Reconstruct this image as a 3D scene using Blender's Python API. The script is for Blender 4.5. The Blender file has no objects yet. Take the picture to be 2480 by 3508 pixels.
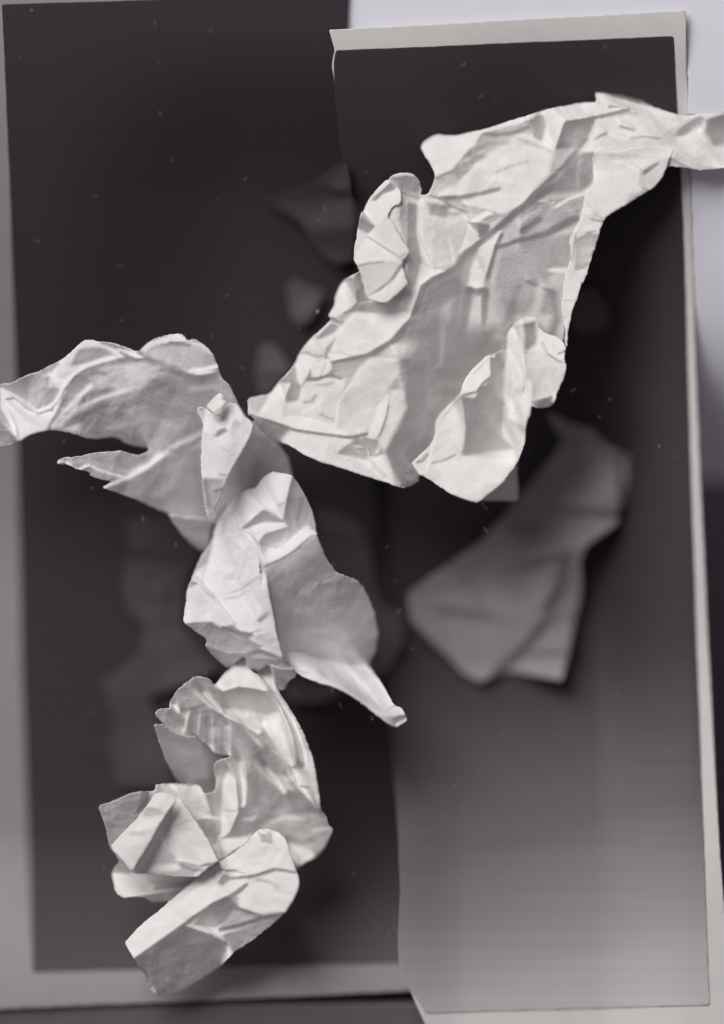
import bpy, math, random
import numpy as np
random.seed(7)
rng = np.random.default_rng(7)

# ------------------------------------------------------------------ camera, light, exposure
SC = bpy.context.scene
COL = SC.collection
MM = 0.001
PX = 0.210 / 2480.0            # metres on the sheet per unit of the tracing grid
GLASS = 0.090                  # height of the plane of sharp focus above the table (m)
W, H = 2480, 3508

def to_x(u): return (np.asarray(u, float) - W / 2) * PX
def to_y(v): return (H / 2 - np.asarray(v, float)) * PX

cam_d = bpy.data.cameras.new('camera')
cam = bpy.data.objects.new('camera', cam_d); COL.objects.link(cam)
cam_d.type = 'ORTHO'
cam_d.ortho_scale = H * PX
cam_d.sensor_fit = 'VERTICAL'
cam_d.clip_start = 0.01; cam_d.clip_end = 10
cam.location = (0, 0, GLASS + 0.5)
cam_d.dof.use_dof = True
cam_d.dof.focus_distance = 0.5025
cam_d.dof.aperture_fstop = 13
SC.camera = cam

LDIR = np.array([-0.46, 0.66, 0.59]); LDIR /= np.linalg.norm(LDIR)
E_L, E_A = 0.87, 0.12          # light of the lamp and of the surroundings on a white card
LAMP_D = 6.0
wd = bpy.data.worlds.new('World'); SC.world = wd
wd.use_nodes = True
wd.node_tree.nodes['Background'].inputs[0].default_value = (1.0, 0.88, 0.99, 1)
wd.node_tree.nodes['Background'].inputs[1].default_value = E_A
lamp_d = bpy.data.lights.new('scanner_lamp', 'AREA')
lamp_d.shape = 'SQUARE'; lamp_d.size = 4.2
lamp_d.energy = 1.13 * E_L * math.pi ** 2 * LAMP_D ** 2
lamp_d.color = (1.0, 0.99, 0.975)
lamp = bpy.data.objects.new('scanner_lamp', lamp_d); COL.objects.link(lamp)
from mathutils import Vector
lamp.location = Vector(LDIR * LAMP_D) + Vector((0, 0, GLASS))
lamp.rotation_euler = Vector(LDIR).to_track_quat('Z', 'Y').to_euler()
SC.view_settings.view_transform = 'Standard'
SC.view_settings.look = 'None'
SC.view_settings.exposure = 0; SC.view_settings.gamma = 1
SC.render.engine = 'CYCLES'
SC.cycles.max_bounces = 5; SC.cycles.diffuse_bounces = 3

# ------------------------------------------------------------------ materials
def lin(t):
    t = np.asarray(t, float) / 255
    return np.where(t <= 0.04045, t / 12.92, ((t + 0.055) / 1.055) ** 2.4)

FLAT = E_L * LDIR[2] + E_A      # what a level surface of albedo 1 renders at

def mat_new(name):
    m = bpy.data.materials.new(name); m.use_nodes = True
    nt = m.node_tree; b = nt.nodes['Principled BSDF']
    return m, nt, b

def paper_mat(name, col, grain=0.35, rough=0.85, mottle=0.06, spec=0.12):
    m, nt, b = mat_new(name)
    N, L = nt.nodes.new, nt.links.new
    tc = N('ShaderNodeTexCoord')
    n1 = N('ShaderNodeTexNoise'); n1.inputs['Scale'].default_value = 160; n1.inputs['Detail'].default_value = 4
    L(tc.outputs['Object'], n1.inputs['Vector'])
    rp = N('ShaderNodeValToRGB')
    rp.color_ramp.elements[0].position = .3; rp.color_ramp.elements[1].position = .7
    rp.color_ramp.elements[0].color = tuple(c * (1 - mottle) for c in col) + (1,)
    rp.color_ramp.elements[1].color = tuple(min(1, c * (1 + mottle * .5)) for c in col) + (1,)
    L(n1.outputs['Fac'], rp.inputs[0]); L(rp.outputs[0], b.inputs['Base Color'])
    n2 = N('ShaderNodeTexNoise'); n2.inputs['Scale'].default_value = 1500; n2.inputs['Detail'].default_value = 3
    L(tc.outputs['Object'], n2.inputs['Vector'])
    bp = N('ShaderNodeBump'); bp.inputs['Strength'].default_value = grain; bp.inputs['Distance'].default_value = 0.0004
    L(n2.outputs['Fac'], bp.inputs['Height']); L(bp.outputs[0], b.inputs['Normal'])
    b.inputs['Roughness'].default_value = rough
    b.inputs['Specular IOR Level'].default_value = spec
    return m

def print_mat(name, stops, slant, tint):
    """the grey tones of a print: a smooth ramp, paler down the sheet, with fine streaks across it"""
    m, nt, b = mat_new(name)
    N, L = nt.nodes.new, nt.links.new
    tc = N('ShaderNodeTexCoord'); sp = N('ShaderNodeSeparateXYZ'); L(tc.outputs['Object'], sp.inputs[0])
    def math_(op, a, bb):
        n = N('ShaderNodeMath'); n.operation = op
        for k, x in enumerate((a, bb)):
            if hasattr(x, 'is_output'): L(x, n.inputs[k])
            else: n.inputs[k].default_value = x
        return n.outputs[0]
    v = math_('MULTIPLY', sp.outputs['Y'], -1 / (PX * H))      # -0.5 .. 0.5 down the sheet
    u = math_('MULTIPLY', sp.outputs['X'], slant / (PX * H))
    t = math_('ADD', math_('ADD', v, u), 0.5)
    # streaks left by the printing of the scan
    mp = N('ShaderNodeMapping'); mp.inputs['Scale'].default_value = (14, 900, 1)
    L(tc.outputs['Object'], mp.inputs[0])
    ns = N('ShaderNodeTexNoise'); ns.inputs['Scale'].default_value = 1; ns.inputs['Detail'].default_value = 5
    ns.inputs['Roughness'].default_value = .65
    L(mp.outputs[0], ns.inputs['Vector'])
    t2 = math_('ADD', t, math_('MULTIPLY', math_('SUBTRACT', ns.outputs['Fac'], .5), .016))
    rp = N('ShaderNodeValToRGB'); cr = rp.color_ramp; cr.interpolation = 'EASE'
    cr.interpolation = 'LINEAR'
    while len(cr.elements) < len(stops): cr.elements.new(.5)
    for e, (p, tone) in zip(cr.elements, stops):
        e.position = p * .8
        k = float(lin(tone)) / FLAT
        w = min(1, max(0, (tone - 60) / 80))
        e.color = (k * tint[0], k * (.84 + (.95 - .84) * w), k * tint[2], 1)
    L(math_('MULTIPLY', t2, .8), rp.inputs[0])
    mp2 = N('ShaderNodeMapping'); mp2.inputs['Scale'].default_value = (9, 420, 1); mp2.inputs['Location'].default_value = (3, 5, 0)
    L(tc.outputs['Object'], mp2.inputs[0])
    nn = N('ShaderNodeTexNoise'); nn.inputs['Scale'].default_value = 1; nn.inputs['Detail'].default_value = 6
    L(mp2.outputs[0], nn.inputs['Vector'])
    g = math_('ADD', math_('MULTIPLY', nn.outputs['Fac'], .18), .91)
    mx = N('ShaderNodeMix'); mx.data_type = 'RGBA'; mx.blend_type = 'MULTIPLY'; mx.inputs[0].default_value = 1
    L(rp.outputs[0], mx.inputs[6]); L(g, mx.inputs[7])
    L(mx.outputs[2], b.inputs['Base Color'])
    b.inputs['Roughness'].default_value = .5
    b.inputs['Specular IOR Level'].default_value = .06
    return m

ALB = 0.86
M_PAPER = paper_mat('white_paper', (ALB * 1.015, ALB, ALB * .972))
M_PAPER2 = paper_mat('cool_white_paper', (ALB, ALB * .975, ALB * .985), grain=.35)
M_DIM = paper_mat('depth_dimmed_paper', (.355, .325, .345), grain=.1)  # white paper far from the lamp: its dimming is put into the colour

# ------------------------------------------------------------------ tracing helpers
VIEWS = {'A': (840, 860, 700 / 1623), 'B': (1180, 560, 700 / 1623), 'C': (1780, 280, 700 / 1623),
         'D': (1380, 960, 700 / 1623), 'E': (0, 1120, 900 / 1623), 'G': (580, 1560, 820 / 1623),
         'H': (480, 2240, 700 / 1623), 'I': (320, 2640, 860 / 1623), 'J': (1340, 1340, 900 / 1623),
         'K': (560, 500, 840 / 1623), 'L': (240, 1700, 1160 / 1623), 'Q': (1240, 0, 1240 / 1623),
         'R': (0, 877, 1240 / 1623), 'S': (1240, 877, 1240 / 1623), 'U': (0, 0, 2480 / 1623)}

def pts_of(view, text):
    ox, oy, k = VIEWS[view]
    a = np.array([[float(c) for c in p.split(',')] for p in text.split()])
    return a * k + np.array([ox, oy])

def outline_of(segs):
    return np.concatenate([pts_of(v, t) for v, t in segs])

def seg_dist(P, a, b):
    d = b - a; L2 = max(float(d @ d), 1e-9)
    t = np.clip(((P[..., 0] - a[0]) * d[0] + (P[..., 1] - a[1]) * d[1]) / L2, 0, 1)
    return np.hypot(P[..., 0] - a[0] - t * d[0], P[..., 1] - a[1] - t * d[1])

def line_dist(P, pl, closed=False):
    n = len(pl); D = None
    for i in range(n if closed else n - 1):
        d = seg_dist(P, pl[i], pl[(i + 1) % n])
        D = d if D is None else np.minimum(D, d)
    return D

def inside(P, pl):
    x, y = P[..., 0], P[..., 1]; r = np.zeros(x.shape, bool); n = len(pl)
    for i in range(n):
        x0, y0 = pl[i]; x1, y1 = pl[(i + 1) % n]
        if y0 == y1: continue
        c = (y0 > y) != (y1 > y)
        r ^= c & (x < (x1 - x0) * (y - y0) / (y1 - y0) + x0)
    return r

def smooth(t):
    t = np.clip(t, 0, 1); return t * t * (3 - 2 * t)

def torn(pl, amp, step=9.0):
    """round the corners a little and roughen the line of a torn edge"""
    n = len(pl); q = []
    for i in range(n):
        a, b, c = pl[i - 1], pl[i], pl[(i + 1) % n]
        q.append(b * .78 + a * .22 if np.hypot(*(b - a)) < 60 else b + (a - b) / np.hypot(*(b - a)) * 5)
        q.append(b * .78 + c * .22 if np.hypot(*(b - c)) < 60 else b + (c - b) / np.hypot(*(b - c)) * 5)
    out = []
    ph = rng.uniform(0, 6, 4)
    s = 0
    for i in range(len(q)):
        a, b = q[i], q[(i + 1) % len(q)]
        L = np.hypot(*(b - a)); m = max(1, int(L / step))
        nrm = np.array([-(b - a)[1], (b - a)[0]]) / max(L, 1e-6)
        for k in range(m):
            t = k / m; s += L / m
            w = amp * (.55 * math.sin(s * .045 + ph[0]) + .35 * math.sin(s * .013 + ph[1]) * 2) + rng.normal(0, amp * .45)
            out.append(a + (b - a) * t + nrm * w)
    return np.array(out)

def vnoise(x, y, seed):
    """value noise, smooth"""
    r = np.random.default_rng(seed); T = r.uniform(-1, 1, (64, 64))
    xi = np.floor(x).astype(int); yi = np.floor(y).astype(int); fx = smooth(x - xi); fy = smooth(y - yi)
    g = lambda i, j: T[np.mod(j, 64), np.mod(i, 64)]
    return (g(xi, yi) * (1 - fx) + g(xi + 1, yi) * fx) * (1 - fy) + (g(xi, yi + 1) * (1 - fx) + g(xi + 1, yi + 1) * fx) * fy

def facets(U, V, seed, cell, warp=.55):
    """flat triangular facets meeting in sharp creases"""
    r = np.random.default_rng(seed); T = r.uniform(-1, 1, (64, 64))
    x = U / cell + warp * vnoise(U / cell * .6, V / cell * .6, seed + 1) + 17
    y = V / cell + warp * vnoise(U / cell * .6 + 9, V / cell * .6, seed + 2) + 17
    k = (x + y) * .366; xs, ys = x + k, y + k
    xi = np.floor(xs).astype(int); yi = np.floor(ys).astype(int); fx, fy = xs - xi, ys - yi
    g = lambda i, j: T[np.mod(j, 64), np.mod(i, 64)]
    lo = g(xi, yi); hi = g(xi + 1, yi + 1)
    return np.where(fx > fy, lo * (1 - fx) + g(xi + 1, yi) * (fx - fy) + hi * fy, lo * (1 - fy) + g(xi, yi + 1) * (fy - fx) + hi * fx)

def crumple(U, V, seed):
    """creases of several sizes, stronger in some patches than in others (mm)"""
    m = .55 + .45 * vnoise(U / 170, V / 170, seed + 40)
    return .42 * facets(U, V, seed, 120) + m * (.33 * facets(U, V, seed + 5, 56) + .115 * facets(U, V, seed + 9, 24)) + .014 * facets(U, V, seed + 13, 12)

# ------------------------------------------------------------------ a sheet of crumpled paper
H_GRID = 3.6
h_mm = H_GRID * PX * 1000
SHEETS = []

class Sheet:
    """a sheet as heights over the table. The tilt of every facet is worked out from how
    strongly the lamp lights it (tone), so the relief shades itself under that lamp."""
    def __init__(s, segs, base, anchors, ops, albedo=ALB, rough=1.6, crumple_amp=.10, seed=1, ell=100., zmin=-24., kappa=.022, gain=1.55, remap=True, pinned=.45):
        s.base = base
        s.pl = torn(outline_of(segs), rough)
        x0, y0 = s.pl.min(0) - 3 * H_GRID; x1, y1 = s.pl.max(0) + 3 * H_GRID
        s.x0, s.y0 = x0, y0
        s.nx = int((x1 - x0) / H_GRID) + 1; s.ny = int((y1 - y0) / H_GRID) + 1
        s.U, s.V = np.meshgrid(x0 + np.arange(s.nx) * H_GRID, y0 + np.arange(s.ny) * H_GRID)
        C = np.stack([s.U[:-1, :-1] + H_GRID / 2, s.V[:-1, :-1] + H_GRID / 2], -1)
        s.cell = inside(C, s.pl)
        m = np.zeros((s.ny, s.nx), bool)
        for a in (0, 1):
            for b in (0, 1):
                m[a:s.ny - 1 + a, b:s.nx - 1 + b] |= s.cell
        s.mask = m
        T = s.paint(base, ops)
        if remap: T = np.interp(T, [80, 110, 130, 150, 162, 178, 188, 200, 208, 215, 224, 232], [55, 80, 97, 118, 138, 153, 172, 200, 213, 220, 229, 236])
        s.T = T
        z0 = np.zeros_like(s.U); pin = np.zeros_like(s.U)
        if anchors:
            w = 0; acc = 0
            for v, x, y, z in anchors:
                p = pts_of(v, f'{x},{y}')[0]
                q = 1 / ((s.U - p[0]) ** 2 + (s.V - p[1]) ** 2 + 60. ** 2) ** 1.3
                w = w + q; acc = acc + q * z
                pin += np.exp(-((s.U - p[0]) ** 2 + (s.V - p[1]) ** 2) / 90. ** 2) * pinned
            z0 = acc / w
        s.z = s.solve(T, z0, albedo, ell, kappa, gain, pin, .75 if remap else 0)
        lo = zmin
        s.z = np.where(s.z < lo + 3, lo + 3 * np.exp((s.z - lo - 3) / 3), s.z)
        s.z = np.where(s.z > 1, 1 + 2 * (1 - np.exp(-(s.z - 1) / 2)), s.z)
        s.z += crumple_amp * 10 * crumple(s.U, s.V, seed)
    def paint(s, base, ops):
        T = np.full(s.U.shape, float(base)); P = np.stack([s.U, s.V], -1)
        for line in ops.strip().splitlines():
            f = line.split()
            if not f or f[0] == '#': continue
            kind, view, tone, par = f[0], f[1], float(f[2]), float(f[3]) * (.75 if f[0] == 'P' else .9)
            k = VIEWS[view][2]; pl = pts_of(view, ' '.join(f[4:])); r = par * k
            pad = 3 * r + 10
            i0 = max(0, int((pl[:, 0].min() - pad - s.x0) / H_GRID)); i1 = min(s.nx, int((pl[:, 0].max() + pad - s.x0) / H_GRID) + 2)
            j0 = max(0, int((pl[:, 1].min() - pad - s.y0) / H_GRID)); j1 = min(s.ny, int((pl[:, 1].max() + pad - s.y0) / H_GRID) + 2)
            if i1 <= i0 or j1 <= j0: continue
            p = P[j0:j1, i0:i1]
            if kind == 'P':
                d = line_dist(p, pl, True) * np.where(inside(p, pl), 1, -1)
                a = smooth((d + r) / (2 * r))
            else:
                a = np.exp(-(line_dist(p, pl) / (r * .75)) ** 2) * (.62 if 158 <= tone <= 203 and par < 20 else 1)
            T[j0:j1, i0:i1] = T[j0:j1, i0:i1] * (1 - a) + tone * a
        return T
    def solve(s, tone, z0, albedo, ell, kappa, gain, pin, sharp):
        t = (lin(tone) / albedo - E_A) / E_L; tm = t[s.mask].mean()
        if sharp:                                       # creases a little crisper than they were traced
            b_ = t.copy()
            for _ in range(3):
                for ax in (0, 1):
                    c = np.cumsum(np.concatenate([np.take(b_, [0] * 6, ax), b_, np.take(b_, [-1] * 5, ax)], ax), ax)
                    n = b_.shape[ax]; b_ = (np.take(c, range(10, n + 10), ax) - np.take(c, range(0, n), ax)) / 10
            t = t + sharp * (t - b_)
        t = tm + gain * (t - tm)
        t = np.where(t > .8, .8 + .19 * (1 - np.exp(-(t - .8) / .19)), t)
        t = np.clip(np.where(t < .14, .14 - .11 * (1 - np.exp((t - .14) / .11)), t), .03, .99)
        lx, ly, lz = LDIR[0], -LDIR[1], LDIR[2]        # image axes: v runs down
        M = s.mask
        ex = M[:, :-1] & M[:, 1:]; ey = M[:-1, :] & M[1:, :]
        both = ex[:-1, :] & ey[:, :-1]                 # nodes with both forward neighbours
        h = h_mm; mu = 1 / ell ** 2 + np.minimum(pin, 1) / 22. ** 2; lam = .006
        n_ = math.hypot(lx, ly); px, py = -ly / n_, lx / n_
        mxx = (M[:, :-2] & M[:, 1:-1] & M[:, 2:]); myy = (M[:-2] & M[1:-1] & M[2:])
        def grads(z):
            gx = (z[:-1, 1:] - z[:-1, :-1]) / h * both; gy = (z[1:, :-1] - z[:-1, :-1]) / h * both
            return gx, gy
        def adj(gx, gy):
            r = np.zeros_like(z0); gx = gx * both / h; gy = gy * both / h
            r[:-1, 1:] += gx; r[:-1, :-1] -= gx; r[1:, :-1] += gy; r[:-1, :-1] -= gy
            return r
        def A(z):
            gx, gy = grads(z)
            d = -lx * gx - ly * gy; p = kappa * (px * gx + py * gy)
            r = adj(-lx * d + px * p, -ly * d + py * p)
            c = (z[:, :-2] - 2 * z[:, 1:-1] + z[:, 2:]) * mxx * (lam / h ** 2)
            r[:, :-2] += c; r[:, 1:-1] -= 2 * c; r[:, 2:] += c
            c = (z[:-2] - 2 * z[1:-1] + z[2:]) * myy * (lam / h ** 2)
            r[:-2] += c; r[1:-1] -= 2 * c; r[2:] += c
            return r + mu * z * M
        z = np.where(M, z0, 0.)
        for outer, its in ((0, 420), (1, 220), (2, 160)):
            gx, gy = grads(z) if outer else (np.zeros(both.shape), np.zeros(both.shape))
            sq = np.sqrt(1 + np.minimum(gx * gx + gy * gy, 4.))
            rhs_d = (t[:-1, :-1] * sq - lz)
            b = adj(-lx * rhs_d, -ly * rhs_d) + mu * z0 * M
            r = (b - A(z)) * M; p = r.copy(); rs = float((r * r).sum()); r0 = rs
            for _ in range(its):
                q = A(p) * M; a = rs / max(float((p * q).sum()), 1e-30)
                z += a * p; r -= a * q; rn = float((r * r).sum())
                if rn < 1e-9 * r0: break
                p = r + (rn / rs) * p; rs = rn
        # carry the heights a little way past the edge
        return z
    def sample(s, U, V):
        """height and whether inside, at any points"""
        i = (U - s.x0) / H_GRID; j = (V - s.y0) / H_GRID
        ok = (i >= 0) & (j >= 0) & (i < s.nx - 1) & (j < s.ny - 1)
        ii = np.clip(np.round(i).astype(int), 0, s.nx - 1); jj = np.clip(np.round(j).astype(int), 0, s.ny - 1)
        return s.z[jj, ii], ok & s.mask[jj, ii]
    def under(s, other, gap, fold=None, give=0):
        """pass below another sheet, giving way to it a little beyond its edge"""
        z, ok = other.sample(s.U, s.V)
        if fold is not None:
            d = line_dist(np.stack([s.U, s.V], -1), pts_of(*fold)); gap = .2 + (gap - .2) * smooth((d - 20) / 70)
        F = np.where(ok, z, -99.); steps = np.zeros_like(F); known = ok.copy()
        for k in range(1, give + 1):
            P_ = np.pad(F, 1, constant_values=-99.)
            m = np.maximum(np.maximum(P_[:-2, 1:-1], P_[2:, 1:-1]), np.maximum(P_[1:-1, :-2], P_[1:-1, 2:]))
            new = ~known & (m > -90)
            F = np.where(new, m, F); steps = np.where(new, k, steps); known |= new
        lim = F - gap + .22 * steps * h_mm
        s.z = np.where(known, np.minimum(s.z, lim), s.z)
        for _ in range(6 if give else 0):                # ease the way down
            P_ = np.pad(s.z, 1, mode='edge'); M_ = np.pad(s.mask.astype(float), 1)
            sm = sum(P_[a:a + s.ny, b:b + s.nx] * M_[a:a + s.ny, b:b + s.nx] for a in range(3) for b in range(3))
            n_ = sum(M_[a:a + s.ny, b:b + s.nx] for a in range(3) for b in range(3))
            s.z = np.where(known & s.mask & (lim - s.z < .3), sm / np.maximum(n_, 1), s.z)
    def lift(s, other, gap, cap):
        """raise a flap until its edge clears the sheet it lies on"""
        z, ok = other.sample(s.pl[:, 0], s.pl[:, 1]); zi, _ = s.sample(s.pl[:, 0], s.pl[:, 1])
        if ok.any(): s.z += float(np.clip(np.percentile((z - zi)[ok], 85) + gap, 0, cap))
    def join(s, other, view, text, width, gap=.15):
        """bring the edge along a fold down onto the sheet it belongs to"""
        pl = pts_of(view, text); d = line_dist(np.stack([s.U, s.V], -1), pl); z, ok = other.sample(s.U, s.V)
        w = np.exp(-(d / width) ** 2) * ok
        s.z += w * (z + gap - s.z)
    def build(s, name, mat, parent=None, thick=.00013):
        return build_grid(name, s, mat, parent, thick)

def build_grid(name, s, mat, parent, thick):
    """the kept cells as one mesh, its border drawn onto the outline"""
    idx = -np.ones((s.ny, s.nx), int); idx[s.mask] = np.arange(int(s.mask.sum()))
    U = s.U[s.mask].copy(); V = s.V[s.mask].copy(); Z = s.z[s.mask]
    c = np.zeros((s.ny, s.nx), int)
    for a in (0, 1):
        for b in (0, 1):
            c[a:s.ny - 1 + a, b:s.nx - 1 + b] += s.cell
    bd = (c[s.mask] < 4)
    P = np.stack([U[bd], V[bd]], -1)
    best = np.full(len(P), 1e9); Q = P.copy(); n = len(s.pl)
    for i in range(n):
        a, b = s.pl[i], s.pl[(i + 1) % n]; d = b - a; L2 = max(float(d @ d), 1e-9)
        near = np.nonzero((P[:, 0] > min(a[0], b[0]) - 12) & (P[:, 0] < max(a[0], b[0]) + 12) & (P[:, 1] > min(a[1], b[1]) - 12) & (P[:, 1] < max(a[1], b[1]) + 12))[0]
        if not len(near): continue
        p = P[near]; t = np.clip(((p - a) @ d) / L2, 0, 1); q = a + t[:, None] * d
        e = np.hypot(*(p - q).T); k = e < best[near]
        best[near[k]] = e[k]; Q[near[k]] = q[k]
    ok = best < H_GRID * 1.3
    U[bd] = np.where(ok, Q[:, 0], U[bd]); V[bd] = np.where(ok, Q[:, 1], V[bd])
    jj, ii = np.nonzero(s.cell)
    quads = np.stack([idx[jj, ii], idx[jj + 1, ii], idx[jj + 1, ii + 1], idx[jj, ii + 1]], 1)
    co = np.stack([to_x(U), to_y(V), Z * MM + GLASS], 1)
    return mesh_obj(name, co, quads, mat, parent, thick)

def mesh_obj(name, co, quads, mat, parent=None, thick=None):
    me = bpy.data.meshes.new(name)
    me.vertices.add(len(co)); me.vertices.foreach_set('co', np.asarray(co, np.float32).ravel())
    nq = len(quads); k = quads.shape[1]
    me.loops.add(nq * k); me.loops.foreach_set('vertex_index', quads.astype(np.int32).ravel())
    me.polygons.add(nq); me.polygons.foreach_set('loop_start', np.arange(nq, dtype=np.int32) * k)
    me.polygons.foreach_set('use_smooth', np.ones(nq, bool))
    me.update(calc_edges=True); me.validate()
    me.materials.append(mat)
    o = bpy.data.objects.new(name, me); COL.objects.link(o)
    if parent: o.parent = parent
    if thick:
        md = o.modifiers.new('thickness', 'SOLIDIFY'); md.thickness = thick; md.offset = -1
    return o

def thing(name, label, cat, group=None):
    o = bpy.data.objects.new(name, None); COL.objects.link(o); o.empty_display_size = .01
    o['label'] = label; o['category'] = cat
    if group: o['group'] = group
    return o

# ------------------------------------------------------------------ the large sheet at the upper right
TOP_OUT = [
 ('A', '25,1175 110,1150 200,1135 270,1040 330,980 390,905 440,800 540,680 690,548 668,510 712,440 722,350 762,265 830,195 900,170'),
 ('B', '200,760 260,500 330,250 345,118 400,85 480,72 550,86 590,130 612,195 596,255 660,243 690,170 715,105 700,45 672,0'),
 ('Q', '322,762 300,725 275,690 262,655 285,630 330,605 420,608 500,590 540,578 650,545 760,510 860,485 960,465 1050,458 1043,418 1060,413 1150,430 1240,448 1310,485 1430,520 1500,518 1560,510 1660,508 1660,745 1580,762 1500,760 1385,745'),
 ('C', '1150,680 1000,820 660,1050 590,1200 540,1330 440,1620'),
 ('D', '1380,0 1300,300 1270,480 1250,500 1150,900 950,1000 900,1400 905,1575 910,1755 780,1745 610,1745 545,1735 300,1590 130,1540 110,1590 0,1640'),
 ('A', '1395,1805 1340,1840 1270,1885 1180,1860 1080,1820 930,1780 760,1720 600,1680 480,1620 350,1540 210,1495 140,1420 60,1320 20,1300 30,1240')]
TOP_ANCH = [('A',60,1200,-9),('A',250,1150,-2),('A',430,1000,-.5),('A',700,850,-1),('A',1000,600,-3),('A',830,260,-6),('A',1450,800,-9),('A',1000,1400,-1),('A',1450,1300,-10),
 ('A',900,1650,-4),('A',300,1450,-10),('A',1280,1860,-7),('B',500,150,-8),('B',750,500,-3),('B',950,500,-1),('B',650,900,-1),('B',1400,700,-6),('B',850,1200,-9),
 ('Q',320,700,-.5),('Q',800,560,-.5),('Q',700,720,-2),('Q',1100,440,-2.5),('C',700,112,-3.5),('C',1120,216,-4.5),('C',300,205,-2.5),('Q',600,568,-2.5),('C',500,450,-4),('C',450,750,-8),('C',900,450,-3),('C',1550,350,-9),('C',1450,650,-5),('C',200,1300,-7),
 ('D',600,200,-9),('D',1000,150,-8),('D',1180,250,-8),('D',500,1500,-9),('D',860,1680,-9)]
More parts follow.
